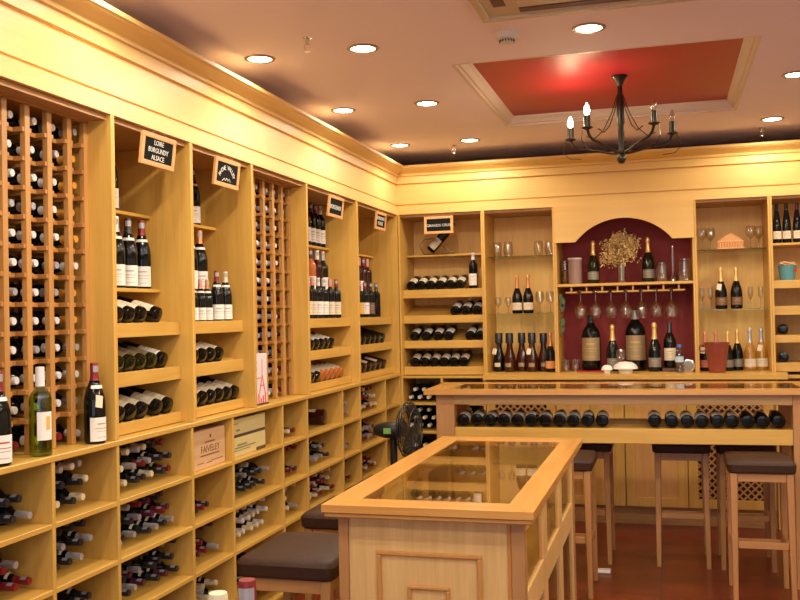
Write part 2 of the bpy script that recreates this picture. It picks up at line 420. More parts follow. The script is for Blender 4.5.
# wall behind the camera with an unseen shopfront window, added for cool fill light
wx0, wx1, wz0, wz1 = -2.1, 2.4, .25, 2.6
g = G(); g.box(XB, wx0, YF-.1, YF, 0, H, 0); g.box(wx1, XR, YF-.1, YF, 0, H, 0)
g.box(wx0, wx1, YF-.1, YF, 0, wz0, 0); g.box(wx0, wx1, YF-.1, YF, wz1, H, 0); struct('wall_front', g, PLASTER)
g = G()
for a in (wx0, (wx0+wx1)/2-.025, wx1-.05): g.box(a, a+.05, YF-.08, YF-.02, wz0, wz1)
g.box(wx0, wx1, YF-.08, YF-.02, wz0, wz0+.05); g.box(wx0, wx1, YF-.08, YF-.02, wz1-.05, wz1)
w = struct('fill_window_1', g, WX)
gp = G(); gp.box(wx0+.05, wx1-.05, YF-.053, YF-.047, wz0+.05, wz1-.05, 0); struct('fill_window_pane', gp, WINPANE, w)

# fascia + cornice, mitred at the corner.  profile: (projection, z)
FP = [(0, FB), (0, 2.399), (-.012, 2.402), (-.012, 2.411), (-.002, 2.414), (-.002, 2.558), (-.014, 2.562), (-.014, 2.573), (.004, 2.576), (.004, 2.628),
      (.016, 2.632), (.018, 2.642), (.012, 2.648), (.020, 2.655), (.036, 2.664), (.052, 2.672), (.066, 2.678), (.070, 2.684), (.078, 2.688), (.080, 2.705), (-.02, 2.705), (-.02, FB)]
YS = 1.5   # front end of the left run
XE = 1.42  # right end of the back run
def sweep(runA):
    g = G(); n = len(FP)
    for e in (0, 1):
        for (p, z) in FP:
            g.v.append(runA(e, p, z))
    for i in range(n):
        j = (i+1) % n; g.face([i, j, n+j, n+i])
    g.face(list(range(n))); g.face([n+i for i in range(n)][::-1])
    return g
FASY = wood('fascia_y', (.80, .53, .20), 'y', rough=.42, var=.06, scale=.5); FASX = wood('fascia_x', (.76, .48, .145), 'x', rough=.42, var=.06, scale=.5)
struct('trim_1', sweep(lambda e, p, z: (L+p, YS if e == 0 else D-p, z)), FASY)
struct('trim_2', sweep(lambda e, p, z: (L+p if e == 0 else XE, D-p, z)), FASX)
g = G(); g.box(XB+.002, L-.021, YS, YB-.002, 2.665, 2.69); g.box(L-.021, XE, D+.021, YB-.002, 2.665, 2.69); struct('trim_4', g, WX)

# ------------------------------------------------------------------ left wall: cubby base
PT = .018  # partition thickness
ydiv = [1.55, 2.153, 2.754, 3.144, 3.725, 4.125, 4.731, 5.093, 5.710, 6.068, 6.665, 7.07]
rows = [.862, .642, .428, .205]      # shelf centre heights
base = thing('cubby_cabinet', 'maple cubby base unit running along the whole left wall under the bottle displays', 'cabinet', (-2.2, 4.3, 0))
g = G(); g.box(XB+.004, L+.004, YS, D-.001, 1.078, 1.100, .003); part(base, 'ledge', g, WSY)
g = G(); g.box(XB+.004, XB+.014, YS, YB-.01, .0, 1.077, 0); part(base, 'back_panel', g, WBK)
for y in ydiv[:-1]+[7.0600]:
    g = G(); g.box(XB+.015, L, y-PT/2, y+PT/2, .08, 1.0775); part(base, 'divider', g, WZ)
for z in rows+[.07]:
    g = G()
    for a, b in zip(ydiv, ydiv[1:]):
        g.box(XB+.015, L-.001, a+PT/2+.0003, b-(PT/2 if b < 7 else .0195)-.0003, z-PT/2, z+PT/2)
    part(base, 'shelf', g, WSY)
g = G(); g.box(XB+.015, L-.04, YS, D+.3, .0, .06); part(base, 'plinth', g, WY)

foilw = [(F_SIL, 'silver'), (F_SIL, 'silver'), (F_WHT, 'white'), (F_RED, 'red'), (F_BLK, 'black'), (F_PUR, 'plum'), (F_GLD, 'gold')]
COLN = {i: ORD[i-1] for i in range(1, 11)}
layer_names = ['bottom', 'middle', 'top']
def lying_neck_out(x_tip, y, z, fm, fname, label, group, yaw=0, kind=None, gm=None, s=1.0, tip=0, lab_on=True):
    kind = kind or random.choice(['burgundy', 'bordeaux', 'bordeaux'])
    gm = gm or random.choice([G_BLK, G_BLK, G_GRN])
    d = Vector((math.cos(yaw)*math.cos(tip), math.sin(yaw), math.sin(tip)))
    K = KINDS[kind]
    loc = Vector((x_tip, y, z)) - d*K['h']*s
    return bottle(loc, basis(d, (0, 0, 1)), kind, gm, fm, (P_WHT if random.random() < .5 else P_CRM) if lab_on else None, label, group, s=s, wide=.8)
SP = .0732; DZ = math.sqrt(.0717**2-(SP/2)**2)
def pile(ci, ri, counts, foils, y_off=.0, depth=0):
    """ci: column index into ydiv, ri: 0 = under the ledge"""
    ya = ydiv[ci]+PT/2; yb = ydiv[ci+1]-PT/2
    zf = rows[ri]+PT/2+.0005
    cname = 'cubby column %d'
    cap = int((yb-ya-.0735)/SP)+1
    for li, n in enumerate(counts):
        off = .0365 + (SP/2 if li % 2 else 0)
        if counts[0] >= cap-1: off += (yb-ya-.0735-(cap-1)*SP)*.95
        for i in range(n):
            y = ya+y_off+off+i*SP+.001
            if y+.0365 > yb: continue
            fm, fn = foils[(i*2+li*3+random.randrange(2)) % len(foils)]
            z = zf+.0358+li*DZ
            lab = '%s-capped bottle, %s from left, %s layer, %s shelf below ledge, %s column' % (fn, ORD[i], layer_names[li], ORD[ri], ORD[ci-1])
            lying_neck_out(L-.055-random.random()*.035-depth, y, z, fm, fn, lab, 'bottles lying in the left cubbies',
                           kind='burgundy' if random.random() < .5 else 'bordeaux', s=.89)
S_ = (F_SIL, 'silver'); W_ = (F_WHT, 'white'); R_ = (F_RED, 'red'); B_ = (F_BLK, 'black'); U_ = (F_PUR, 'plum'); O_ = (F_GLD, 'gold'); C_ = (F_CRM, 'cream')
# column index 1 is the first seen (cut by the frame), so it is called "first column"
# ydiv indices: 1:[2.153-2.754] 2:[2.754-3.144] 3:[3.144-3.725] 4:[3.725-4.125] 5 6 7 8 9 10
ordfix = ORD
def P_(ci, ri, counts, foils, **k):
    global ORD
    pile(ci+0, ri, counts, foils, **k)
ORD = ['first'] + ORD if False else ORD
def pile2(ci, ri, counts, foils, **k):
    pile(ci, ri, counts, foils, **k)
for (ci, ri, counts, foils) in [
    (1, 0, (8, 7, 4), [S_, B_, B_]), (1, 1, (8, 7, 4), [R_, S_, R_, S_]), (1, 2, (8, 6), [B_, S_]),
    (2, 0, (4, 4, 4), [S_, B_, C_, B_]), (2, 1, (5, 4, 4), [S_, B_, B_]), (2, 2, (5, 4), [B_, S_]),
    (3, 0, (7, 6, 6), [S_, B_, R_, C_, B_]), (3, 1, (8, 7, 6), [S_, U_, B_, R_]), (3, 2, (8, 7, 7), [S_, B_, U_, B_]), (3, 3, (8, 6), [S_, B_]),
    (4, 1, (4, 2), [B_, R_, S_]), (4, 2, (5, 2, 4), [R_, U_, S_]), (4, 3, (5, 4, 2), [C_, S_]),
    (5, 1, (7, 7, 5), [S_, B_, B_]), (5, 2, (7, 7, 7), [W_, W_, C_]), (5, 3, (6, 5), [B_, S_]),
    (6, 0, (4, 1, 2), [R_, C_, U_]), (6, 1, (4, 1, 4), [R_, U_]), (6, 2, (5, 2, 4), [C_, S_, C_]),
    (7, 1, (7, 6), [S_, B_]), (7, 2, (8, 7, 7), [C_, C_, R_]),
    (8, 0, (4, 3, 3), [S_, C_]), (8, 1, (4, 1), [R_, S_]), (8, 2, (4, 2, 3), [R_, B_]),
    (9, 0, (8, 7, 6), [R_, C_, R_]), (9, 1, (8, 7, 4), [R_, S_]), (9, 2, (7, 4), [R_, C_]),
    (10, 0, (3, 2), [R_, S_]), (10, 1, (3, 2), [S_])]:
    pile2(ci, ri, counts, foils)
# a magnum on its side in the cubby under the ledge (column seven)
bottle((L-.075, 5.585, rows[0]+PT/2+.0505), basis((-1, -.05, 0), (.0, .5, .9)), 'magnum', G_RED, F_COP, P_CRM, 'large ruby-dark bottle lying base outward alone in a cubby under the ledge', s=.94, wide=1.3)
lying_neck_out(L-.12, 5.20, rows[0]+PT/2+.041, F_SIL, 'silver', 'slim bottle beside the big magnum in the cubby under the ledge', None, kind='bordeaux', gm=G_BLK)

# wooden crate and pale carton in the cubbies
c0 = (-2.2, 3.95, rows[0]+PT/2)
crate = thing('wine_crate', 'branded pine wine crate standing in a cubby below the third ledge bay', 'crate', c0)
z0 = c0[2]
g = G(); g.box(-2.36, -2.045, 3.765, 4.105, z0+.0005, z0+.175, .002); part(crate, 'box_body', g, WCR)
def face_text(root, txt, size, mat, x, y, z, name='lettering'):
    off = Vector(root.location); o = link(name, text_mesh(txt, size, mat), root, (x-off.x, y-off.y, z-off.z)); o.rotation_euler = (0, 0, PI/2); return o
BRN = flat('burnt_brown_ink', (.22, .09, .04), .8)
face_text(crate, 'FAIVELEY', .045, BRN, -2.0445, 3.955, z0+.085)
face_text(crate, 'MAISON', .014, BRN, -2.0445, 3.955, z0+.118) if False else None
g = G()
for (a, b, zz) in ((3.86, 4.04, .056), (3.90, 4.0, .115)): g.box(-2.0452, -2.0440, a, b, z0+zz, z0+zz+.006, 0)
for (a, b, zz) in ((3.83, 3.89, .025), (3.96, 4.08, .028), (3.92, 3.97, .022)): g.box(-2.0452, -2.0440, a, b, z0+zz, z0+zz+.003, 0)
g.box(-2.0452, -2.0440, 3.95, 3.965, z0+.135, z0+.150, 0); part(crate, 'printed_marks', g, BRN)
ct = thing('wine_carton', 'pale yellow wine carton with dark bands in a wide cubby beside the pine crate', 'carton', (-2.2, 4.4, z0))
g = G(); g.box(-2.36, -2.05, 4.142, 4.585, z0+.0005, z0+.095, .002); g.box(-2.36, -2.05, 4.142, 4.585, z0+.108, z0+.185, .002); part(ct, 'box_body', g, flat('carton_cream', (.62, .50, .22), .7, noise=.06))
g = G(); g.box(-2.355, -2.051, 4.144, 4.583, z0+.094, z0+.109, 0); g.box(-2.0505, -2.0490, 4.47, 4.584, z0+.001, z0+.018, 0); part(ct, 'dark_band', g, flat('carton_brown', (.10, .06, .03), .7))
g = G()
for (a, b, zz, t) in ((4.25, 4.36, .052, .008), (4.22, 4.46, .040, .006), (4.20, 4.40, .028, .004), (4.16, 4.26, .16, .005), (4.24, 4.28, .125, .008)): g.box(-2.0505, -2.0490, a, b, z0+zz, z0+zz+t, 0)
part(ct, 'printed_marks', g, flat('carton_ink', (.22, .20, .12), .7))

# ------------------------------------------------------------------ left wall: upper display bays
ybay = [1.5, 3.141, 3.756, 4.393, 5.147, 6.082, 7.07]
names = {}
def shell(y0, y1, nm, label, cat='cabinet'):
    r = thing(nm, label, cat, (-2.2, (y0+y1)/2, 1.1))
    a = y0+.0005; b = y1-.0005
    g = G(); g.box(XB+.003, L, a, a+.012, 1.1003, FB+.05); g.box(XB+.003, L, b-.012, b, 1.1003, FB+.05)
    for (p, q) in ((a, a+.012), (b-.012, b)):
        gg = G(); gg.box(XB+.003, L, p, q, 1.1005, FB-.0005); part(r, 'side_panel', gg, WZ)
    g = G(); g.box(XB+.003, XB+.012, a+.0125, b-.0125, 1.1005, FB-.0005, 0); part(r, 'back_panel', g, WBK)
    g = G(); g.box(XB+.013, L-.022, a+.0125, b-.0125, FB-.0205, FB-.0005, 0); part(r, 'top_panel', g, WBK)
    return r
TH = R(16)
def sloped(g, y0, y1, zfront, xf=-2.092, xb=-2.435):
    t = math.tan(TH); d = xf-xb
    g.prism([(xf, zfront), (xb, zfront+d*t), (xb, zfront+d*t-.012), (xf, zfront-.012)], 'y', y0, y1)
RT = [(1.485, 1.542), (1.290, 1.347), (1.103, 1.148)]
def display(i, label, r1flat, s1=True):
    y0, y1 = ybay[i], ybay[i+1]; r = shell(y0, y1, 'display_cabinet', label)
    a = y0+.014; b = y1-.014
    if s1:
        g = G(); g.box(XB+.013, -2.21, a, b, 2.003, 2.018); part(r, 'shelf', g, WSY)
    g = G(); g.box(XB+.013, -2.165, a, b, 1.673, 1.688); part(r, 'shelf', g, WSY)
    for k, (z0, z1) in enumerate(RT):
        g = G(); g.box(-2.09, -2.07, a, b, z0, z1); part(r, 'shelf_rail', g, WY)
        g = G()
        if k == 0 and r1flat: g.box(XB+.013, -2.0905, a, b, z1-.017, z1-.001)
        else: sloped(g, a, b, z1-.009)
        part(r, 'display_shelf', g, WSY)
    return r
display(1, 'tall open maple display bay nearest the camera under the three-line chalkboard', False)
display(2, 'tall open maple display bay between the first bay and the far lattice rack', True)
display(4, 'tall open maple display bay just past the far lattice rack', True)
display(5, 'tall open maple display bay in the corner of the left wall', True)
def butt_out(y, k, gm, fm, lm, label, group, kind='bordeaux', s=1.0, ink=None):
    d = Vector((-math.cos(TH), 0, math.sin(TH))); nrm = Vector((math.sin(TH), 0, math.cos(TH)))
    K = KINDS[kind]
    loc = Vector((-2.094, y, RT[k][1]-.009))+nrm*(K['r']*s+.0006)+d*.004
    return bottle(loc, basis(d, nrm), kind, gm, fm, lm, label, group, s=s, wide=1.2, ink=ink)
rn = ['upper', 'middle', 'lowest']
def rowb(bay, k, ys, looks, kind='bordeaux', s=1.0):
    last = -9
    for i, y in enumerate(ys):
        gm, fm, lm, ds = looks[i % len(looks)]
        y = max(y, last+KINDS[kind]['r']*2*s+.001); last = y
        if y > ybay[{'nearest': 2, 'second': 3, 'third': 5, 'corner': 6}[bay]]-.055: y = ybay[{'nearest': 2, 'second': 3, 'third': 5, 'corner': 6}[bay]]-.055
        butt_out(y, k, gm, fm, lm, 'bottle with %s, %s from left, %s sloping shelf, %s left-wall bay' % (ds, ORD[i], rn[k], bay), 'bottles lying on the left display shelves', kind, s)
BK = [(G_BLK, F_BLK, P_CRM, 'cream label')]
BW = [(G_BLK, F_RED, P_WHT, 'white label')]
rowb('nearest', 0, [3.20, 3.285, 3.370, 3.46, 3.585], BK)
rowb('nearest', 1, [3.20, 3.283, 3.366, 3.45, 3.535, 3.625], [(G_GRN, F_RED, P_TAN, 'bronze label')]*5+[(G_BLK, F_BLK, P_WHT, 'white label')])
rowb('nearest', 2, [3.20, 3.285, 3.37, 3.455, 3.575, 3.665], BK)
rowb('second', 1, [3.82, 3.905, 3.99, 4.075, 4.16], BK)
rowb('second', 2, [3.82, 3.903, 3.987, 4.07, 4.155, 4.24, 4.325], BK)
rowb('third', 1, [5.21, 5.30, 5.39, 5.48, 5.57, 5.66, 5.75], [(G_BLK, F_BLK, P_WHT, 'white label')])
rowb('third', 2, [5.21, 5.30, 5.39, 5.48, 5.57, 5.66, 5.75, 5.84, 5.93], [(G_BLK, F_BLK, P_CRM, 'cream label')]*4+[(G_ORG, F_COP, P_CRM, 'amber glass and cream label')]*5)
rowb('corner', 1, [6.20, 6.31, 6.42, 6.54, 6.66, 6.78, 6.90], [(G_BLK, F_BLK, None, 'dark glass')])
rowb('corner', 2, [6.20, 6.31, 6.42, 6.54, 6.66, 6.78, 6.92], [(G_RED, F_BLK, None, 'ruby glass'), (G_BLK, F_BLK, P_CRM, 'cream label')])
FX = PI/2
def sb(x, y, z, kind, gm, fm, lm, label, s=1.0, group=None, tw=0, face=FX, **k):
    tw = tw-.85 if face == FX and tw == 0 else tw
    return bottle((x, y, z), stand(face, tw+random.uniform(-.18, .18)), kind, gm, fm, lm, label, group, s=s, **k)
ZS1 = 2.0185; ZS2 = 1.6885; ZR1 = 1.5415; ZL = 1.1005
sb(-2.26, 3.50, ZS1, 'burgundy', G_BLK, F_BLK, P_WHT, 'lone dark bottle on the top shelf of the nearest left-wall bay', s=.95)
for i, (y, fm, fn) in enumerate([(3.465, F_SIL, 'silver'), (3.56, F_BLK, 'dark'), (3.668, F_RED, 'red')]):
    sb(-2.212, y, ZS2, 'burgundy', G_BLK, fm, P_WHT, 'standing bottle with %s capsule and white label, nearest left-wall bay' % fn, s=1.0, group='bottles standing in the nearest bay')
sb(-2.26, 4.23, ZS1, 'burgundy', G_BLK, F_BLK, P_WHT, 'lone dark bottle on the top shelf of the second left-wall bay', s=.95)
for i, (y, fm, fn) in enumerate([(4.10, F_BLK, 'black'), (4.20, F_COP, 'copper')]):
    sb(-2.212, y, ZS2, 'burgundy', G_BLK, fm, P_WHT, 'tall bottle with %s capsule on the middle shelf of the second bay' % fn, group='bottles on the middle shelf of the second bay')
for i, (y, s, fm, fn) in enumerate([(3.965, .66, F_PNK, 'coral'), (4.04, .66, F_PNK, 'coral'), (4.11, .66, F_COP, 'silver-sided copper'), (4.21, .82, F_RED, 'red'), (4.305, .82, F_CRM, 'cream')]):
    sb(-2.1275, y, ZR1, 'burgundy', G_BLK, fm, P_WHT, '%s bottle with %s capsule, %s from left on second bay shelf' % ('half' if s < .7 else 'full', fn, ORD[i]), s=s, group='bottles standing on the second bay rail shelf')
for i, (y, fm, fn) in enumerate([(5.74, F_BLK, 'black'), (5.83, F_BLK, 'black'), (5.92, F_RED, 'dark red'), (6.01, F_WHT, 'white')]):
    sb(-2.255, y, ZS1, 'bordeaux', G_BLK, fm, P_WHT, 'bottle with %s capsule, %s from left on top shelf of third bay' % (fn, ORD[i]), s=.95, group='bottles on the top shelf of the third bay')
for i, (y, gm, fm, lm, ds) in enumerate([(5.70, G_ORG, F_BLK, P_WHT, 'amber glass and white label'), (5.82, G_AMB, F_WHT, None, 'red-brown glass'), (5.93, G_GRN, F_SIL, P_WHT, 'green glass and slanted white label')]):
    sb(-2.212, y, ZS2, 'bordeaux', gm, fm, lm, 'bottle with %s on middle shelf of the third bay' % ds, group='bottles on the middle shelf of the third bay')
for i, (y, fm, lm, ds) in enumerate([(5.42, F_PNK, P_CRM, 'coral cap and cream label'), (5.51, F_PNK, P_CRM, 'coral cap, cream label'), (5.61, F_WHT, P_WHT, 'white cap and short white label'), (5.71, F_WHT, P_WHT, 'white cap and wide white label'), (5.83, F_PNK, P_CRM, 'coral cap and tall cream label'), (5.95, F_RED, P_CRM, 'red cap and cream label')]):
    sb(-2.1275, y, ZR1, 'bordeaux', G_BLK, fm, lm, 'bottle with %s, %s from left, third bay rail shelf' % (ds, ORD[i]), s=.86, group='bottles on the rail shelf of the third bay')
for i, (y, gm, fm, lm, ds) in enumerate([(6.70, G_RED, F_PNK, P_WHT, 'coral cap and white label'), (6.80, G_RED, F_RED, None, 'red cap and ruby glass'), (6.90, G_RED, F_PNK, None, 'coral cap and ruby glass')]):
    sb(-2.212, y, ZS2, 'bordeaux', gm, fm, lm, 'bottle with %s on the small corner bay shelf' % ds, group='bottles on the small shelf of the corner bay')
for i, (y, fm, lm, ds) in enumerate([(6.44, F_RED, P_YEL, 'yellow label'), (6.57, F_RED, P_WHT, 'tall white label and red cap'), (6.71, F_BLK, P_DRK, 'brown label'), (6.85, F_BLK, None, 'all-black glass')]):
    sb(-2.1275, y, ZR1, 'bordeaux', G_BLK, fm, lm, 'bottle with %s standing on the corner bay rail shelf' % ds, s=.86, group='bottles on the rail shelf of the corner bay')

# ------------------------------------------------------------------ lattice racks
def lattice(i, ups, label, cols, cname, y_fill):
    y0, y1 = ybay[i], ybay[i+1]
    r = shell(y0, y1, 'lattice_wine_rack', label, 'wine rack')
    xf, xb = -2.11, -2.375; w = .013
    for y in ups:
        g = G(); g.box(xf-.022, xf, y-w, y+w, 1.1005, 2.305); g.box(xb, xb+.022, y-w, y+w, 1.1005, 2.305)
        part(r, 'upright', g, WRK)
    zr = [2.217-.1005*k for k in range(11)]
    for z in zr:
        g = G(); g.box(xf-.060, xf-.040, ups[0], ups[-1], z-.008, z+.008); g.box(xb+.022, xb+.042, ups[0], ups[-1], z-.008, z+.008)
        for y in ups:
            for sg in (-1, 1):
                if (y == ups[0] and sg < 0) or (y == ups[-1] and sg > 0): continue
                ya = y+sg*(w+.0002); g.box(xb+.0225, xf-.002, min(ya, ya+sg*.012), max(ya, ya+sg*.012), z-.008, z+.0085)
        part(r, 'crossbar', g, WRKY)
    g = G(); g.box(xb, xf+.002, ups[0]-w, ups[-1]+w, 2.3055, 2.326); part(r, 'top_rail', g, WRKY)
    # bottles
    for c, (ya, yb) in enumerate(cols):
        yc = (ya+yb)/2
        for k in range(12):
            zb = (zr[k]+.0085) if k < 11 else 1.1005
            fm, fn = y_fill(c, k)
            if fm is None: continue
            rr = .0395
            x = xf-.012-random.random()*.016
            kind = 'burgundy' if fn in ('red', 'orange') else random.choice(['bordeaux', 'burgundy'])
            lab = 'bottle with %s capsule, %s column, %s row from top, %s lattice rack' % (fn, ORD[c], ORD[k], cname)
            b_ = lying_neck_out(x, yc+(random.uniform(-.003, .003) if c != 3 else 0), zb+KINDS[kind]['r']*.92+.001, fm, fn, lab, 'bottles in the %s lattice rack' % cname, kind=kind, s=.92, lab_on=False)
ups1 = [3.133-.1195*k for k in range(14)][::-1]
ups1 = [3.1155, 3.014, 2.896, 2.775, 2.657] + [2.657-.119*k for k in range(1, 10)]; ups1 = ups1[::-1]
def fill1(c, k):
    if c == 3: return [(F_SIL, 'silver'), (F_ORG, 'orange'), (F_ORG, 'orange'), (F_ORG, 'orange'), (F_ORG, 'orange'), (F_WHT, 'white'), (F_ORG, 'orange'), (F_ORG, 'orange'), (F_SIL, 'silver'), (F_WHT, 'white'), (F_SIL, 'silver'), (F_WHT, 'white')][k]
    if (c, k) in ((2, 11), (0, 11)): return (F_RED, 'red')
    return (F_WHT, 'white') if random.random() < .6 else (F_SIL, 'silver')
lattice(0, ups1, 'tall wooden lattice wine rack at the left edge, nearest the camera', list(zip(ups1[-5:], ups1[-4:])), 'near', fill1)
ups2 = [4.43, 4.505, 4.632, 4.759, 4.886, 5.013, 5.125]
def fill2(c, k):
    if c == 3: return (F_RED, 'red') if 2 <= k else (F_SIL, 'silver')
    if (c, k) == (1, 7): return (F_WHT, 'white')
    return (F_WHT, 'white') if random.random() < .5 else (F_SIL, 'silver')
lattice(3, ups2, 'narrow wooden lattice wine rack between two open display bays', list(zip(ups2[2:], ups2[3:])), 'far', fill2)

# things on the ledge
sb(-2.052, 2.535, ZL, 'burgundy', G_BLK, F_RED, P_WHT, 'dark bottle with red poppy label on the ledge at the left edge of frame', s=1.0, tw=-.5, ink=INKR, wide=1.1)
sb(-2.052, 3.060, ZL, 'burgundy', G_BLK, F_RED, P_WHT, 'dark red-capped bottle with hanging cream tag on the ledge before the near rack', s=.99, tw=-.45, tagged=True, ink=INKG)
# green see-through bottle
gb = tag(link('green_wine_bottle', G().rev([(r*1.0, z*1.0) for r, z in KINDS['bordeaux']['prof']], 24).mesh('bottle_body', [GREENG]), None, (-2.052, 2.745, ZL)), 'see-through green bottle with pale label on the ledge before the near rack', 'wine bottle')
gb.rotation_euler = (0, 0, R(62))
K = KINDS['bordeaux']; pr = [(r_at(K['prof'], .235)+.0008, .235)]+[(r+.0008, z) for r, z in K['prof'] if z > .235]; pr[-1] = (.0138, .3008)
link('foil_capsule', G().rev(pr, 16).mesh('foil_capsule', [F_WHT]), gb)
g = G(); g.rev([(.0376, .055), (.0376, .150)], 10, a0=-PI/2-.75, a1=-PI/2+.75); g.rev([(.0380, .09), (.0380, .135)], 4, mi=1, a0=-PI/2+.05, a1=-PI/2+.5)
link('paper_label', g.mesh('paper_label', [P_WHT, P_YEL]), gb)
g = G(); g.rev([(.0, .012), (.033, .014), (.0350, .02), (.0350, .188), (.034, .2)], 20, c=(0, 0, 0)); link('white_wine', g.mesh('white_wine', [glass_mat('white_wine_tint', (.80, .86, .45), 1.1, .1)]), gb)
# pink gift carton with tower drawing
ca = thing('gift_carton', 'white and pink bottle carton with a drawn tower leaning on the ledge', 'carton', (-2.06, 4.54, ZL))
g = G(); g.box(-2.090, -2.038, 4.408, 4.618, ZL+.0003, ZL+.006, .001); part(ca, 'tray', g, BLKP)
g = G(); g.box(-2.088, -2.045, 4.425, 4.610, ZL+.0065, ZL+.265, .002); part(ca, 'box_body', g, flat('carton_white', (.80, .70, .70), .5))
g = G(); xx = -2.0452; xe = -2.0440
def seg(y0, z0, y1, z1, w):
    d = Vector((0, y1-y0, z1-z0)); l = d.length; d.normalize(); n = Vector((1, 0, 0)); u = n.cross(d)
    g.obox((xe-.0004, (y0+y1)/2, ZL+(z0+z1)/2), (n, d, u), (.0007, l/2, w/2), 0)
seg(4.51, .06, 4.545, .15, .008); seg(4.58, .06, 4.548, .15, .008); seg(4.546, .15, 4.547, .235, .006); seg(4.52, .10, 4.57, .10, .006)
seg(4.45, .19, 4.48, .225, .012); seg(4.48, .19, 4.46, .165, .010); seg(4.455, .14, 4.53, .14, .004)
for k in range(6): seg(4.445+.028*k, .008, 4.445+.028*k, .035+.012*(k % 3), .016)
part(ca, 'printed_art', g, flat('pink_print', (.72, .12, .13), .5), fix=True)

# chalkboard signs
def sign(loc, w, h, lines, ts, label, face=PI/2, arc=None, lean=0):
    r = thing('chalkboard_sign', label, 'sign', loc, 'framed chalkboards hanging under the fascia'); fw = .020
    r.rotation_euler = (lean, 0, face)
    def pt(name, g, m): return link(name, g.mesh(name, [m], (0, 0, 0), True), r)
    g = G(); g.box(-w/2+fw*.7, w/2-fw*.7, -.003, .003, -h/2+fw*.7, h/2-fw*.7, 0); pt('board', g, SLATE)
    g = G(); g.box(-w/2, w/2, -.008, .006, h/2-fw, h/2); g.box(-w/2, w/2, -.008, .006, -h/2, -h/2+fw)
    g.box(-w/2, -w/2+fw, -.008, .006, -h/2+fw, h/2-fw); g.box(w/2-fw, w/2, -.008, .006, -h/2+fw, h/2-fw); pt('frame', g, flat('sign_frame_wood', (.72, .38, .15), .5))
    ztop = (FB-.0005-loc[2])
    g = G(); g.tube([(-w*.22, 0, h/2-.002), (-w*.10, 0, ztop)], .0009, 5); g.tube([(w*.22, 0, h/2-.002), (w*.10, 0, ztop)], .0009, 5); pt('string', g, STRING)
    if arc:
        n = len(arc)
        for i, ch in enumerate(arc):
            if ch == ' ': continue
            a = R(62)*(i-(n-1)/2)/((n-1)/2); rad = .068
            o = link('chalk_letter', text_mesh(ch, ts, CHALK), r, (rad*1.2*math.sin(a), -.0035, -.042+rad*math.cos(a))); o.rotation_euler = (0, a, 0)
        g = G(); g.tube([(-.045, -.004, -.040), (-.025, -.004, -.026), (-.012, -.004, -.036), (.0, -.004, -.022), (.014, -.004, -.036), (.026, -.004, -.024), (.042, -.004, -.038)], .0018, 5); pt('chalk_squiggle', g, CHALK)
    else:
        n = len(lines)
        for i, t in enumerate(lines):
            link('chalk_lettering', text_mesh(t, ts, CHALK), r, (0, -.0035, ((n-1)/2-i)*ts*1.05+(0 if n > 1 else -.004)))
    return r
sign((-2.015, 3.478, 2.250), .265, .132, ['LOIRE', 'BURGUNDY', 'ALSACE'], .029, 'framed chalkboard reading LOIRE BURGUNDY ALSACE hanging in the nearest bay', lean=R(7))
sign((-2.015, 4.110, 2.247), .258, .134, None, .030, 'framed chalkboard with arched RHONE VALLEY hanging in the second bay', arc='RHONE VALLEY', lean=R(7))
sign((-2.015, 5.650, 2.248), .27, .136, ['BORDEAUX'], .038, 'framed chalkboard with one short line hanging in the third left-wall bay', lean=R(7))
sign((-2.015, 6.625, 2.246), .25, .130, ['BORDEAUX', 'ROUGE'], .036, 'small framed chalkboard with two lines hanging in the corner bay', lean=R(6))
sign((-1.683, D+.012, 2.243), .232, .135, ['GRANDS CRUS'], .029, 'framed chalkboard reading GRANDS CRUS hanging on the back wall cabinets', face=R(-2))

# ------------------------------------------------------------------ back wall cabinets
def bshell(x0, x1, nm, label, backmat=WBB, z0=1.078, cat='cabinet'):
    r = thing(nm, label, cat, ((x0+x1)/2, 7.3, z0)); a = x0+.0005; b = x1-.0005
    for (p, q) in ((a, a+.014), (b-.014, b)):
        g = G(); g.box(p, q, D, YB-.003, z0+.0005, FB-.0005); part(r, 'side_panel', g, WZ)
    g = G(); g.box(a+.0145, b-.0145, YB-.012, YB-.003, z0+.0005, FB-.0005, 0); part(r, 'back_panel', g, backmat)
    g = G(); g.box(a+.0145, b-.0145, D+.022, YB-.0125, FB-.0205, FB-.0005, 0); part(r, 'top_panel', g, WBK)
    return r
XBAY = [-2.01+.002, -1.338, -.797, .199, .709, 1.40]
def yslope(g, x0, x1, zf, yf=D+.081, yb=YB-.03):
    t = math.tan(TH); d = yb-yf
    g.prism([(yf, zf), (yb, zf+d*t), (yb, zf+d*t-.012), (yf, zf-.012)], 'x', x0, x1)
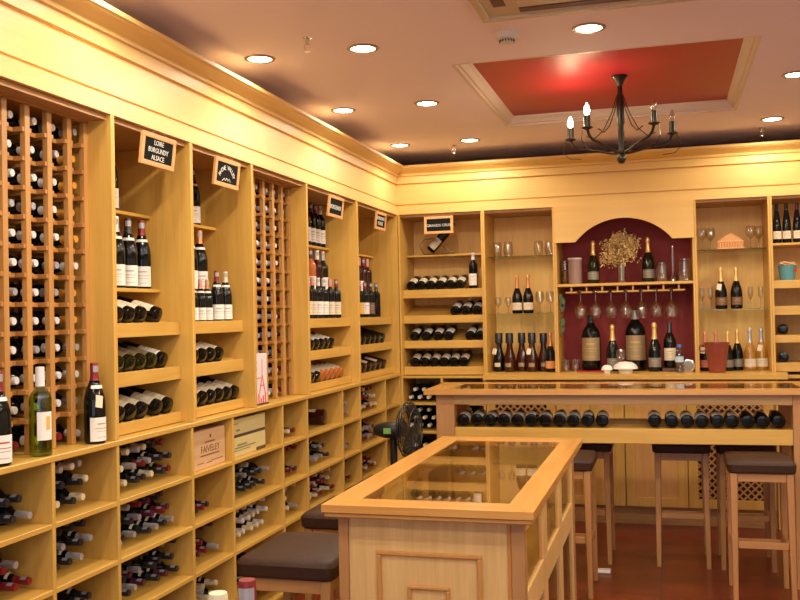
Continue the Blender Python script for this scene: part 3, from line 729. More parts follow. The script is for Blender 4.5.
# bay A (left, with sloping shelves)
r = bshell(XBAY[0], XBAY[1], 'display_cabinet', 'back wall display bay at the left corner under the GRANDS CRUS sign')
a, b = XBAY[0]+.016, XBAY[1]-.016
g = G(); g.box(a, b, D+.20, YB-.013, 2.012, 2.028); part(r, 'shelf', g, WSX)
RB = [(1.682, 1.747), (1.485, 1.544), (1.290, 1.349), (1.084, 1.146)]
for k, (z0, z1) in enumerate(RB):
    g = G(); g.box(a, b, D+.06, D+.08, z0, z1); part(r, 'shelf_rail', g, WX)
    g = G()
    if k == 0: yslope(g, a, -1.52, z1-.009); g.box(-1.515, b, D+.0805, YB-.013, z1-.016, z1-.001)
    else: yslope(g, a, b, z1-.009)
    part(r, 'display_shelf', g, WSX)
bn = ['top', 'second', 'third', 'lowest']
def backrow(k, xs, looks, group, kind='bordeaux'):
    d = Vector((0, math.cos(TH), math.sin(TH))); nrm = Vector((0, -math.sin(TH), math.cos(TH)))
    last = -9; rr = KINDS[kind]['r']
    for i, x in enumerate(xs):
        x = max(x, last+2*rr+.001); last = x
        gm, fm, lm, ds = looks[i % len(looks)]
        loc = Vector((x, D+.084, RB[k][1]-.009))+nrm*(rr+.0006)+d*.004
        bottle(loc, basis(d, nrm), kind, gm, fm, lm, 'lying bottle, %s, %s from left, %s rail, back corner bay' % (ds, ORD[i], bn[k]), 'bottles lying in the back corner bay', wide=1.1)
backrow(0, [-1.935, -1.855, -1.777, -1.70, -1.62, -1.545-.03+.02], [(G_BLK, F_BLK, P_CRM, 'cream label')], '')
backrow(1, [-1.585, -1.50, -1.415], [(G_BLK, F_BLK, P_WHT, 'white label')], '')
backrow(2, [-1.915, -1.82, -1.73, -1.642, -1.47, -1.392], [(G_BLK, F_BLK, P_WHT, 'white label')], '')
backrow(3, [-1.918, -1.838, -1.760, -1.682, -1.604, -1.526], [(G_BLK, F_BLK, P_CRM, 'cream label')], '')
sb(-1.445, D+.14, 1.7465, 'bordeaux', G_BLK, F_WHT, P_WHT, 'upright white-capped bottle beside the lying row in the back corner bay', s=.93, face=0)
# bottle in a wire cradle on the top shelf
bc = thing('bottle_cradle', 'curved wire cradle holding a tilted bottle on the top corner shelf', 'bottle holder', (-1.74, 7.34, 2.0285))
g = G(); g.tube([(-1.86, 7.31, 2.034), (-1.90, 7.31, 2.10), (-1.86, 7.31, 2.15), (-1.78, 7.31, 2.16)], .003, 6); g.tube([(-1.86, 7.31, 2.034), (-1.62, 7.31, 2.034)], .003, 6); g.tube([(-1.62, 7.31, 2.034), (-1.72, 7.31, 2.10)], .003, 6)
g.box(-1.87, -1.61, 7.29, 7.40, 2.0287, 2.032); part(bc, 'wire_frame', g, METAL)
bd = Vector((.60, 0, .62)).normalized()
bottle(Vector((-1.818, 7.33, 2.064)), basis(bd, (-.2, -1, .25)), 'bordeaux', G_BLK, F_BLK, P_CRM, 'bottle with large cream label tilted in a cradle behind the GRANDS CRUS sign', s=.98, wide=1.25)

# ------------------------------------------------------------------ glassware
def gprof(kind):
    if kind == 'goblet': return [(.033, 0), (.031, .003), (.006, .008), (.004, .02), (.004, .065), (.010, .075), (.030, .095), (.036, .115), (.034, .145), (.028, .165)]
    if kind == 'flute_glass': return [(.030, 0), (.028, .003), (.005, .008), (.004, .02), (.004, .075), (.012, .090), (.022, .115), (.023, .150), (.020, .185)]
    if kind == 'tumbler': return [(.0, .004), (.028, .004), (.032, 0), (.034, .02), (.036, .06), (.037, .10)]
    if kind == 'stemless': return [(.0, .003), (.022, .0), (.034, .02), (.038, .05), (.034, .09), (.028, .115)]
    if kind == 'wine_glass': return [(.036, 0), (.034, .003), (.006, .008), (.004, .03), (.004, .085), (.014, .098), (.038, .120), (.049, .150), (.046, .180), (.037, .212)]
    if kind == 'jar': return [(.0, .002), (.045, .002), (.048, .01), (.048, .13), (.04, .14), (.04, .15)]
def glassm(kind, mat=None, s=1.0):
    key = ('g', kind, s, (mat or CLEAR).name)
    if key not in MC:
        pr = [(r*s, z*s) for r, z in gprof(kind)]
        if pr[0][0] > 0: pr = [(0, .0005)]+pr[:0]+pr
        MC[key] = G().open_rev(pr, 20).mesh(kind, [mat or CLEAR])
    return MC[key]
def glass(kind, name, loc, label, group, s=1.0, flip=False, mat=None, cat='glass'):
    o = link(name, glassm(kind, mat, s), None, loc)
    if flip: o.rotation_euler = (PI, 0, 0)
    return tag(o, label, cat, group)

# bay B: glass shelves left of the arch
ZC = 1.100   # counter top
def gshelf(r, x0, x1, z):
    g = G(); g.box(x0, x1, D+.10, YB-.02, z-.008, z, .001); part(r, 'glass_shelf', g, SHELFG)
r = bshell(XBAY[1], XBAY[2], 'display_cabinet', 'back wall bay with glass shelves left of the red arch', z0=ZC)
gshelf(r, XBAY[1]+.017, XBAY[2]-.017, 1.987); gshelf(r, XBAY[1]+.017, XBAY[2]-.017, 1.545)
r = bshell(XBAY[3], XBAY[4], 'display_cabinet', 'back wall bay with glass shelves right of the red arch', z0=ZC)
gshelf(r, XBAY[3]+.017, XBAY[4]-.017, 1.980); gshelf(r, XBAY[3]+.017, XBAY[4]-.017, 1.547)
for i, x in enumerate((-1.262, -1.176, -.940, -.858)):
    glass('stemless', 'stemless_glass', (x, 7.26, 1.9875), 'stemless clear glass, %s from left on the upper glass shelf left of arch' % ORD[i], 'stemless glasses left of the arch')
for i, x in enumerate((-1.264, -1.186, -.940, -.860)):
    glass('goblet', 'brandy_glass', (x, 7.26, 1.5455), 'clear stemmed glass, %s from left on the lower glass shelf left of arch' % ORD[i], 'stemmed glasses left of the arch', s=.78 if i < 2 else 1.0)
CH = dict(name='champagne_bottle', cat='champagne bottle')
for i, x in enumerate((-1.110, -1.026)):
    sb(x, 7.24, 1.5455, 'champagne', G_BLK, F_COP, P_CRM, '%s of the two copper-necked champagne bottles on the lower glass shelf left of arch' % ('left', 'right')[i], s=.93, face=0, ink=P_ORG, group='pair of champagne bottles left of the arch', **CH)
for i, x in enumerate((-1.262, -1.172, -1.085, -1.000, -.918)):
    gm = G_BLK if i == 0 else G_AMB
    sb(x, 7.245-.045*(i % 2), ZC+.0005, 'decanter', gm, F_BLK, P_CRM if i == 0 else P_TAN, 'squat %s bottle with black stopper, %s from left on counter' % ('black' if i == 0 else 'amber', ORD[i]), s=1.10 if i != 4 else 1.08, face=0, name='liqueur_bottle', cat='liqueur bottle', tagged=(i in (0, 3)), wide=.5, group='black-stoppered bottles left of the arch')
sb(-.857, 7.165, ZC+.0005, 'champagne', G_BLK, F_COP, P_ORG, 'copper-necked champagne bottle with orange label at the end of the black-stoppered row', s=.93, face=0, **CH)
# bay D contents
for i, x in enumerate((.256, .319, .592, .651)):
    glass('goblet', 'goblet', (x, 7.24+.05*(i % 2), 1.9805), 'clear goblet, %s from left on the upper glass shelf right of arch' % ORD[i], 'goblets right of the arch')
for i, x in enumerate((.247, .304, .580, .650)):
    glass('flute_glass', 'flute_glass', (x, 7.24, 1.5475), 'clear flute, %s from left on the lower glass shelf right of arch' % ORD[i], 'flutes right of the arch', s=.85)
for i, x in enumerate((.380, .485)):
    sb(x, 7.24, 1.5475, 'champagne', G_BLK, F_GLD, P_DRK, '%s' % ('champagne bottle with square neck label, lower glass shelf right of arch', 'champagne bottle with plain gold neck, lower glass shelf right of arch')[i], s=.96, face=0, tagged=(i == 0), ink=INKG, group='pair of champagne bottles right of the arch', **CH)
# basket sign between goblets
bk = thing('wooden_sign_box', 'small carved wooden box with raised letters between goblets on the glass shelf', 'box', (.455, 7.25, 1.9805))
g = G(); g.box(.358, .548, 7.19, 7.28, 1.9807, 1.9927); g.box(.362, .544, 7.255, 7.265, 1.993, 2.045)
g.prism([(.37, 2.045), (.54, 2.045), (.50, 2.075), (.455, 2.10), (.41, 2.075)], 'y', 7.257, 7.263)
for i in range(9):
    x = .375+i*.0185; g.box(x, x+.009, 7.20, 7.212, 1.9930, 2.030)
g.box(.362, .548, 7.198, 7.214, 2.0300, 2.036); part(bk, 'carved_panel', g, flat('orange_wood', (.72, .36, .14), .6))
# bottles on counter of bay D
for (x, gm, fm, lm, s, tg, lab) in [
    (.257, G_BLK, F_PNK, P_PNK, .90, True, 'pink-foiled champagne bottle with neck tag at the left of the bucket'),
    (.336, G_BLK, F_PNK, P_PNK, .90, False, 'pink-foiled champagne bottle half hidden behind the bucket'),
    (.414, G_BLK, F_GLD, P_GRY, .90, False, 'gold-foiled champagne bottle just right of the bucket'),
    (.484, G_BLK, F_GLD, P_GRY, .94, False, 'gold-foiled champagne bottle between bucket and pale bottles'),
    (.566, G_GLD, F_SIL, P_CRM, .97, False, 'left pale gold bottle with silver foil on the counter'),
    (.648, G_GLD, F_SIL, P_CRM, .97, True, 'right pale gold bottle with silver foil and tag on the counter')]:
    sb(x, 7.24+(.03 if x in (.336, .484, .648) else -.02), ZC+.0005, 'champagne', gm, fm, lm, lab, s=s, face=0, tagged=tg, **CH)
bu = thing('ice_bucket', 'reddish brown lacquered ice bucket standing on the back counter', 'bucket', (.330, 7.03, ZC))
g = G(); g.rev([(.052, .001), (.056, .002), (.084, .205), (.087, .207), (.087, .214), (.080, .214), (.052, .010), (0, .010)], 28, c=(.330, 7.03, ZC)); part(bu, 'bucket_body', g, TERRA)
g = G(); g.tube([(.330-.084, 7.03, ZC+.205-.01), (.330-.112, 7.03, ZC+.195), (.330-.118, 7.03, ZC+.170), (.330-.112, 7.03, ZC+.15), (.330-.078, 7.03, ZC+.155)], .005, 8); part(bu, 'handle', g, TERRA)

# centre bay with arch
r = bshell(XBAY[2], XBAY[3], 'arched_bar_cabinet', 'arched centre cabinet with oxblood back panel in the back wall', backmat=RED, z0=ZC)
ax0, ax1, axc = XBAY[2]+.0005, XBAY[3]-.0005, (-.646+.052)/2
poly = [(ax0, FB-.0005), (ax0, 2.065), (-.640, 2.065)]
Rr = None
hw = .345; ht = .165
Rr = (hw*hw+ht*ht)/(2*ht); cz = 2.065+ht-Rr
a_ = math.asin(hw/Rr)
for i in range(25):
    t = -a_+2*a_*i/24; poly.append((axc+Rr*math.sin(t), cz+Rr*math.cos(t)))
poly += [(ax1, 2.065), (ax1, FB-.0005)]
g = G(); g.prism(poly, 'y', D-.012, D-.0005)
part(r, 'arch_panel', g, wood('arch_maple', (.74, .46, .13), 'x', rough=.3, var=.06, scale=.5))
g = G(); g.box(XBAY[2]+.015, XBAY[3]-.015, D+.005, YB-.013, 1.737, 1.757); part(r, 'shelf', g, WSX)
hx = [-.627, -.516, -.402, -.293, -.183, -.077, .031]
px_ = [-.684, -.572, -.459, -.348, -.238, -.130, -.023, .085]
for x in px_:
    g = G(); g.box(x-.006, x+.006, D+.03, YB-.06, 1.700, 1.7368); g.box(x-.042, x+.042, D+.03, YB-.06, 1.688, 1.6998); part(r, 'stemware_rail', g, WY)
for i, x in enumerate(hx):
    glass('wine_glass', 'hanging_wine_glass', (x, 7.20 + (.03 if i in (4,) else 0), 1.7105), 'upside-down wine glass, %s from left hanging from the rack under the shelf' % ORD[i], 'wine glasses hanging in the arched cabinet', s=1.0, flip=True)
# above the shelf
zs = 1.7575
def can(x, y, rr, h, mat, capm, label, nm, cat, z=zs):
    t = thing(nm, label, cat, (x, y, z)); g = G(); g.rev([(rr*.94, .0005), (rr, .004), (rr, h-.012)], 28, c=(x, y, z)); part(t, 'jar_body', g, mat)
    g = G(); g.rev([(rr*1.03, h-.012), (rr*1.03, h-.003), (rr*.9, h)], 28, c=(x, y, z)); part(t, 'lid', g, capm); return t
t = can(-.745, 7.29, .035, .185, CLEAR, CLEAR, 'tall clear jar filled with corks at the left of the arch shelf', 'cork_jar', 'jar')
g = G()
for i in range(26):
    a = i*2.4; rr = .019 if i % 3 else .004; z = .012+i*.0058
    d = Vector((math.cos(i*1.7), math.sin(i*1.7), .4*math.sin(i))).normalized(); c = Vector((-.745+rr*math.cos(a), 7.29+rr*math.sin(a), zs+z)); g.tube([c-d*.011, c+d*.011], .0065, 8)
tag(part(t, 'corks', g, CORK), kind='stuff')
can(-.664, 7.22, .052, .200, flat('frosted_rose_canister', (.32, .20, .17), .3), WHITE, 'wide frosted rosy canister with pale lid on the arch shelf', 'canister', 'canister')
sb(-.527, 7.22, zs, 'champagne', G_GRN, F_GLD, P_GRY, 'gold-necked champagne bottle left of the dried flowers', s=1.02, face=0, **CH)
sb(-.128, 7.25, zs, 'champagne', G_GRN, F_GLD, P_GRY, 'gold-necked champagne bottle right of the dried flowers', s=1.06, face=0, **CH)
glass('jar', 'glass_jug', (-.030, 7.22, zs), 'plain clear glass jar right of the tall bottle on the arch shelf', None, s=.95, cat='jar')
gc = tag(link('glass_decanter', G().open_rev([(0, .001), (.038, .001), (.036, .03), (.014, .06), (.012, .10), (.016, .16), (.010, .24), (.014, .27)], 18).mesh('glass_decanter', [CLEAR]), None, (.047, 7.26, zs)), 'slim tall clear decanter near the right end of the arch shelf', 'decanter')
glass('jar', 'glass_jug', (.128, 7.22, zs), 'wide clear lidded jar at the right end of the arch shelf', None, s=1.1, cat='jar')
# vase with dried flowers
vz = thing('dried_flower_vase', 'clear vase with a bushy bouquet of dried golden flowers on the arch shelf', 'vase', (-.321, 7.22, zs))
vx, vy = -.321, 7.20
g = G(); g.open_rev([(0, .002), (.030, .001), (.032, .01), (.030, .08), (.036, .145)], 20, c=(vx, vy, zs)); part(vz, 'vase', g, CLEAR)
g = G(); tips = []
random.seed(3)
for i in range(46):
    a = random.uniform(0, 2*PI); el = random.uniform(.02, 1.45); rad = random.uniform(.10, .155)
    tip = Vector((vx+math.cos(a)*math.cos(el)*rad, vy+.0+math.sin(a)*math.cos(el)*rad*.55, zs+.215+math.sin(el)*rad*.9-(.085 if el < .5 else 0)*random.random()))
    mid = Vector((vx+math.cos(a)*.03, vy+math.sin(a)*.02, zs+.19)); tips.append(tip)
    g.tube([(vx+math.cos(a)*.012, vy+math.sin(a)*.012, zs+.01), mid, tip], .0014, 4)
part(vz, 'stems', g, TWIG)
g = G()
for tip in tips:
    for k in range(40):
        c = tip+Vector((random.gauss(0, .024), random.gauss(0, .015), random.gauss(0, .021)))
        c.x = min(max(c.x, -.472), -.178); s_ = random.uniform(.0045, .0085); q = len(g.v)
        ax_ = [Vector((random.gauss(0, 1), random.gauss(0, 1), random.gauss(0, 1))).normalized()*s_ for _ in range(3)]
        for sg in (1, -1):
            for a in ax_: g.v.append(tuple(c+a*sg))
        for tr in ((0,1,2),(3,5,4),(0,4,1),(1,5,2),(2,3,0),(0,5,4),(1,3,5),(2,4,3)): g.face([q+t for t in tr])
tag(part(vz, 'blossoms', g, DRYF, fix=False), kind='stuff')
random.seed(11)
# on counter in centre
sb(-.561, 7.265, ZC+.0065, 'jeroboam', G_BLK, F_BLK, P_TAN, 'very large black bottle with bronze label on the red cloth', s=.93, face=0, name='jeroboam_bottle', cat='large wine bottle', ink=INKG)
sb(-.235, 7.30, ZC+.0005, 'jeroboam', G_BLK, F_SIL, P_TAN, 'very large black bottle with bronze label behind the white china domes', s=1.0, face=0, name='jeroboam_bottle', cat='large wine bottle', ink=INKG)
sb(-.400, 7.22, ZC+.0005, 'champagne', G_BLK, F_GLD, P_GRY, 'gold-necked champagne bottle between the two very large bottles', s=1.10, face=0, **CH)
sb(-.096, 7.18, ZC+.0005, 'champagne', G_BLK, F_GLD, P_GRY, 'gold-necked champagne bottle right of the second very large bottle', s=1.13, face=0, **CH)
sb(.012, 7.22, ZC+.0265, 'magnum', G_BLK, F_BLK, P_CRM, 'broad black bottle with cream label standing on a dark wood block', s=.90, face=0, wide=1.1)
g = G(); g.box(-.045, .075, 7.14, 7.29, ZC+.0005, ZC+.026, .004); single('wood_block', g, flat('dark_walnut', (.10, .04, .02), .4), 'low dark wood block under the broad bottle on the counter', 'stand', (.015, 7.21, ZC))
g = G(); g.box(-.655, -.468, 7.10, 7.35, ZC+.0005, ZC+.006, .001); single('red_cloth', g, CLOTHR, 'folded red cloth under the very large bottle', 'cloth', (-.56, 7.2, ZC))
for i, x in enumerate((-.744, -.674)):
    glass('tumbler', 'tumbler', (x, 7.20 , ZC+.0005), '%s clear tumbler at the left end of the centre counter' % ('left', 'right')[i], 'pair of tumblers on the counter', s=.92 if i else .88, cat='glass')
    pass
glass('wine_glass', 'wine_glass', (-.336, 7.12, ZC+.0005), 'upright wine glass standing behind the white china domes', None, s=.78)
wb = thing('water_bottle', 'small clear plastic water bottle with blue cap on the counter', 'water bottle', (.075, 7.05, ZC))
g = G(); g.rev([(.026, .0005), (.030, .006), (.030, .05), (.027, .055), (.030, .06), (.030, .12), (.024, .15), (.013, .172), (.012, .182)], 20, c=(.075, 7.05, ZC)); part(wb, 'bottle_body', g, WATER)
g = G(); g.rev([(.015, .180), (.015, .198), (.013, .200)], 16, c=(.075, 7.05, ZC)); part(wb, 'cap', g, BLUE)
g = G(); g.open_rev([(.0304, .075), (.0304, .115)], 20, c=(.075, 7.05, ZC)); part(wb, 'paper_label', g, flat('water_label', (.45, .60, .75), .5), fix=False)
# round glass
gr = thing('round_disc', 'small round metal-rimmed disc standing on the counter right of the water bottle', 'disc', (.137, 7.09, ZC))
q = Matrix.Rotation(PI/2, 3, 'X')
g = G(); g.rev([(.045, -.012), (.045, .012), (.038, .014), (.036, .010), (0, .010)], 28, c=(.137, 7.09, ZC+.046), rot=q); part(gr, 'rim', g, CHROME)
g = G(); g.rev([(.034, .011), (.020, .0125), (0, .0125)], 24, c=(.137, 7.09, ZC+.046), rot=q); part(gr, 'disc_face', g, P_GRY)
# white china domes (folded napkin-like shells)
for i, (x, y, rx, h, lab) in enumerate([(-.430, 6.99, .042, .062, 'small white china mushroom dome on the counter edge'), (-.300, 7.00, .088, .085, 'wide white china dome leaning on the small one')]):
    t = thing('china_dome', lab, 'china dome', (x, y, ZC), 'white china domes on the counter')
    g = G(); g.rev([(rx*.55, .0005), (rx*.6, h*.35), (rx, h*.38), (rx*1.0, h*.45), (rx*.86, h*.72), (rx*.55, h*.93), (0, h)], 24, c=(x, y, ZC)); part(t, 'dome', g, CHINA)
# ivy trail on the cabinet side
iv = thing('ivy_sprig', 'green ivy sprig trailing down the left side inside the arched cabinet', 'plant', (-.765, 7.1, 1.45))
g = G(); g.tube([(-.776, 7.10, 1.735), (-.772, 7.09, 1.60), (-.776, 7.09, 1.46), (-.771, 7.09, 1.36)], .002, 5); part(iv, 'stem', g, LEAF)
for (x, z, s_) in ((-.768, 1.66, .022), (-.755, 1.62, .03), (-.758, 1.58, .026), (-.757, 1.47, .028), (-.759, 1.42, .024), (-.60, 1.70, 0)):
    if s_ == 0: continue
    g = G(); g.prism([(x-s_*.4, z), (x-s_*.2, z+s_), (x+s_*.5, z+s_*1.2), (x+s_*.9, z+s_*.3), (x+s_*.6, z-s_*.7), (x+s_*.1, z-s_*1.2)], 'y', 7.083, 7.086); part(iv, 'leaf', g, LEAF)

# bay E (right)
r = bshell(XBAY[4], XBAY[5], 'display_cabinet', 'back wall display bay at the right edge with slim dark bottles', z0=1.078)
a, b = XBAY[4]+.016, XBAY[5]-.016
g = G(); g.box(a, b, D+.06, YB-.013, 1.990, 2.006); part(r, 'shelf', g, WSX)
RE = [(1.685, 1.742), (1.498, 1.561), (1.303, 1.358), (1.100, 1.163)]
for k, (z0, z1) in enumerate(RE):
    g = G(); g.box(a, b, D+.04, D+.06, z0, z1); part(r, 'shelf_rail', g, WX)
    g = G(); g.box(a, b, D+.0605, YB-.013, z1-.017, z1-.001); part(r, 'display_shelf', g, WSX)
for i, x in enumerate((.765, .829, .899, .969)):
    sb(x, 7.18, 2.0065, 'flute', G_BLK, F_BLK if i < 2 else F_PUR, P_CRM, 'slim dark bottle with cream label, %s from left, right-edge bay' % ORD[i], s=.85, face=0, ink=P_ORG, group='slim bottles in the right-edge bay')
tb = thing('cork_pail', 'teal enamel pail full of corks in the right-edge bay', 'pail', (.812, 7.19, 1.7415))
g = G(); g.rev([(.050, .0005), (.062, .105), (.064, .107), (.060, .107), (.048, .006), (0, .006)], 24, c=(.826, 7.19, 1.7415)); part(tb, 'pail_body', g, TEAL)
g = G(); g.box(.868, .884, 7.135, 7.142, 1.7415+.06, 1.7415+.085, 0); part(tb, 'red_sticker', g, CLOTHR)
g = G()
for i in range(34):
    a = i*2.4; rr = .046*math.sqrt((i % 17+1)/17); c = Vector((.826+rr*math.cos(a), 7.19+rr*math.sin(a), 1.7415+.098+.014*random.random()+(.014 if i > 20 else 0)))
    d = Vector((math.cos(i), math.sin(i), .3*math.sin(i*3))).normalized(); g.tube([c-d*.018, c+d*.018], .0085, 8)
tag(part(tb, 'corks', g, CORK), kind='stuff')
for k, z in ((2, 1.358), (3, 1.163)):
    d = Vector((.12, 1, 0)).normalized()
    bottle((.781, D+.070, z+.0372), basis(d, (0, 0, 1)), 'bordeaux', G_BLK, F_BLK, P_CRM if k == 3 else None, 'dark bottle lying alone on the %s shelf of the right-edge bay' % ('third' if k == 2 else 'lowest'), s=.98, wide=1.2)

# ------------------------------------------------------------------ back base units
bb = thing('cubby_cabinet', 'low back-wall cubby unit packed with bottles behind the standing fan', 'cabinet', (-1.67, 7.3, 0))
g = G(); g.box(L+.0005, XBAY[1]-.001, D, YB-.003, 1.060, 1.0775); part(bb, 'top_panel', g, WSX)
for x in (L+.009, -1.683, XBAY[1]-.012):
    g = G(); g.box(x-.009, x+.009, D, YB-.003, .08, 1.0595); part(bb, 'divider', g, WZ)
for z in rows+[.07]:
    g = G()
    for p, q in ((L+.0185, -1.6925), (-1.6735, XBAY[1]-.0215)): g.box(p, q, D+.001, YB-.013, z-.009, z+.009)
    part(bb, 'shelf', g, WSX)
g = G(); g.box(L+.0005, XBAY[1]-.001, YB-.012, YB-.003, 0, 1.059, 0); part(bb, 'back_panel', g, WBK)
def bpile(x0, x1, ri, counts, side):
    zf = rows[ri]+.0095
    for li, n in enumerate(counts):
        for i in range(n):
            x = x0+.037+(SP/2*.985 if li % 2 else 0)+i*SP*.985
            if x+.0375 > x1: continue
            kind = 'bordeaux'; fm, fn = random.choice([(F_WHT, 'white'), (F_CRM, 'cream')])
            bottle(Vector((x, D+.30+.055+random.random()*.01, zf+.0353+li*.0612)), basis((0, -1, 0), (0, 0, 1)), kind, G_BLK, fm, None,
                   '%s-capped bottle, %s from left, %s layer, %s row of %s back corner cubby' % (fn, ORD[i], layer_names[li], ORD[ri], side), 'bottles in the back corner cubbies', s=.95)
bpile(-1.992, -1.692, 0, (3, 2), 'left'); bpile(-1.992, -1.692, 1, (3, 3, 3), 'left'); bpile(-1.992, -1.692, 2, (3, 2), 'left')
bpile(-1.674, -1.36, 0, (3, 3), 'right'); bpile(-1.674, -1.36, 1, (3, 3, 3), 'right')

cb = thing('bar_base_cabinet', 'long back-wall base cabinet with panelled and lattice doors and a wooden counter', 'cabinet', (-.3, 7.2, 0))
yc0 = 6.83
g = G(); g.prism([(XBAY[1]+.002, YB-.004), (XBAY[1]+.002, D-.02), (-1.316, yc0), (.770, yc0), (.795, D-.02), (.795, D-.0005), (XBAY[4]-.001, D-.0005), (XBAY[4]-.001, YB-.004)], 'z', 1.066, ZC)
part(cb, 'counter_top', g, WX)
yd = D-.03
g = G(); g.box(XBAY[1]+.002, XBAY[4]-.002, yd+.022, YB-.004, .13, 1.0655, 0); part(cb, 'carcass', g, WBK)
g = G(); g.box(XBAY[1]+.002, XBAY[4]-.002, yd+.04, YB-.004, 0, .1295); part(cb, 'plinth', g, wood('plinth_wood', (.42, .22, .08), 'x', var=.3))
def door(x0, x1, kind):
    z0, z1 = .135, 1.05; f = .065
    g = G(); g.box(x0, x0+f, yd, yd+.0215, z0, z1); g.box(x1-f, x1, yd, yd+.0215, z0, z1); g.box(x0+f, x1-f, yd, yd+.0215, z1-f, z1); g.box(x0+f, x1-f, yd, yd+.0215, z0, z0+f)
    d = part(cb, 'door', g, WZ)
    g = G(); off = Vector(cb.location)
    if kind == 'panel':
        g.box(x0+f, x1-f, yd+.009, yd+.020, z0+f, z1-f, 0); m = wood('door_panel_maple', (.70, .38, .12), 'z'); nm = 'door_panel'
    else:
        s_ = .052; w = x1-x0-2*f; h = z1-z0-2*f; cx = (x0+x1)/2; cz_ = (z0+z1)/2
        n = int((w+h)/s_)+1
        for sg in (1, -1):
            for i in range(-n, n+1):
                c = i*s_   # line  x' = sg*z' + c
                pts = []
                zz = -h/2
                lo = max(-h/2, min((-w/2-c)*sg, (w/2-c)*sg)); hi = min(h/2, max((-w/2-c)*sg, (w/2-c)*sg))
                if hi-lo < .01: continue
                p0 = Vector((cx+sg*lo+c, 0, cz_+lo)); p1 = Vector((cx+sg*hi+c, 0, cz_+hi)); dd = (p1-p0); l = dd.length; dd.normalize()
                yy = yd+.006 if sg > 0 else yd+.011
                g.obox(((p0.x+p1.x)/2, yy, (p0.z+p1.z)/2), (dd, Vector((0, 1, 0)), dd.cross(Vector((0, 1, 0)))), (l/2, .0024, .0060), 0)
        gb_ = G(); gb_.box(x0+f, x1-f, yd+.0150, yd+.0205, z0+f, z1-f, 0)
        q2 = link('lattice_shade_sheet', gb_.mesh('lattice_shade_sheet', [flat('painted_recess_shade', (.02, .008, .006), .8)], off, True), d)  # dark sheet whose colour stands in for shade behind the lattice
        m = WRK; nm = 'lattice_panel'
    link(nm, g.mesh(nm, [m], off, True), d)
for (x0, x1, k) in [(-1.330, -.815, 'lattice'), (-.808, -.565, 'panel'), (-.562, -.323, 'panel'), (-.315, .112, 'panel'), (.118, .695, 'lattice')]:
    door(x0, x1, k)
g = G(); g.box(.712, XBAY[5], D, YB-.003, 1.055, 1.0775)
rb = thing('cubby_cabinet', 'low back-wall cubby unit at the right edge behind the bar stools', 'cabinet', (1.05, 7.3, 0))
part(rb, 'top_panel', g, WSX)
for x in (.721, 1.05, 1.391):
    g = G(); g.box(x-.009, x+.009, D, YB-.003, .0, 1.0545); part(rb, 'divider', g, WZ)
for z in rows+[.07]:
    g = G()
    for p, q in ((.7305, 1.0405), (1.0595, 1.3815)): g.box(p, q, D+.001, YB-.013, z-.009, z+.009)
    part(rb, 'shelf', g, WSX)
g = G(); g.box(.712, XBAY[5], YB-.012, YB-.003, 0, 1.054, 0); part(rb, 'back_panel', g, WBK)

# ------------------------------------------------------------------ bar table (built in local frame, then turned slightly)
BA = .035
bt = thing('bar_table', 'long high maple bar table with glass-inlaid top and a bottle tray beneath', 'table', (-1.415, 5.47, 0))
bt.rotation_euler = (0, 0, BA)
BM = Matrix.Translation(bt.location) @ Matrix.Rotation(BA, 4, 'Z')
def bp_(name, g, m, root=None): return link(name, g.mesh(name, [m], (0, 0, 0), True), root or bt)
LB = 2.30; WB = .64
def frame_top(x0, x1, y0, y1, z0, z1, f, mx_, my_, adder, edge=.004):
    ax = (x0+x1)/2
    for (p, q, m, poly) in (
        ('top_frame', 0, mx_, [(x0, y0), (x1, y0), (x1-f[1], y0+f[2]), (x0+f[0], y0+f[2])]),
        ('top_frame', 0, mx_, [(x0, y1), (x0+f[0], y1-f[3]), (x1-f[1], y1-f[3]), (x1, y1)]),
        ('top_frame', 0, my_, [(x0, y0), (x0+f[0], y0+f[2]), (x0+f[0], y1-f[3]), (x0, y1)]),
        ('top_frame', 0, my_, [(x1, y0), (x1, y1), (x1-f[1], y1-f[3]), (x1-f[1], y0+f[2])])):
        g = G(); g.prism(poly, 'z', z0, z1); adder(p, g, m)
frame_top(0, LB, 0, WB, 1.072, 1.100, (.16, .16, .10, .10), WTX, WTY, bp_)
g = G(); g.box(.1605, LB-.1605, .1005, WB-.1005, 1.090, 1.098, 0); bp_('glass_inset', g, PANE)
g = G(); g.box(.1605, LB-.1605, .1005, WB-.1005, 1.073, 1.078, 0); bp_('inset_base', g, WX)
for (x0, x1) in ((.065, .175), (2.07, 2.18)):
    for (y0, y1) in ((.05, .14), (WB-.14, WB-.05)):
        g = G(); g.box(x0, x1, y0, y1, 0, 1.0715); bp_('leg', g, WPK)
for (y0, y1) in ((.052, .075), (WB-.075, WB-.052)):
    g = G(); g.box(.1755, 2.0695, y0, y1, 1.010, 1.0715); bp_('apron', g, WPX)
g = G(); g.box(.1755, 2.0695, .055, .078, .787, .874, .003); bp_('tray_rail', g, WX)
g = G(); g.box(.1755, 2.0695, WB-.078, WB-.055, .787, .874, .003); bp_('tray_rail', g, WX)
g = G(); g.prism([(.0785, .866), (WB-.24, .866+(WB-.3185)*math.tan(R(4))), (WB-.24, .850+(WB-.3185)*math.tan(R(4))), (.0785, .850)], 'x', .1755, 2.0695); bp_('tray_board', g, WSX)
xs_px = [-1.231, -1.150, -1.067, -.984, -.900, -.818, -.735, -.652, -.570, -.488, -.405, -.068, .014, .096, .180, .262, .344, .426, .508, .590]
xs_px = [-1.168, -1.086, -1.004, -.922, -.840, -.758, -.676, -.594, -.512, -.430, -.345, -.052, .045, .127, .211, .293, .375, .457, .539, .618]
BMr = BM.to_3x3()
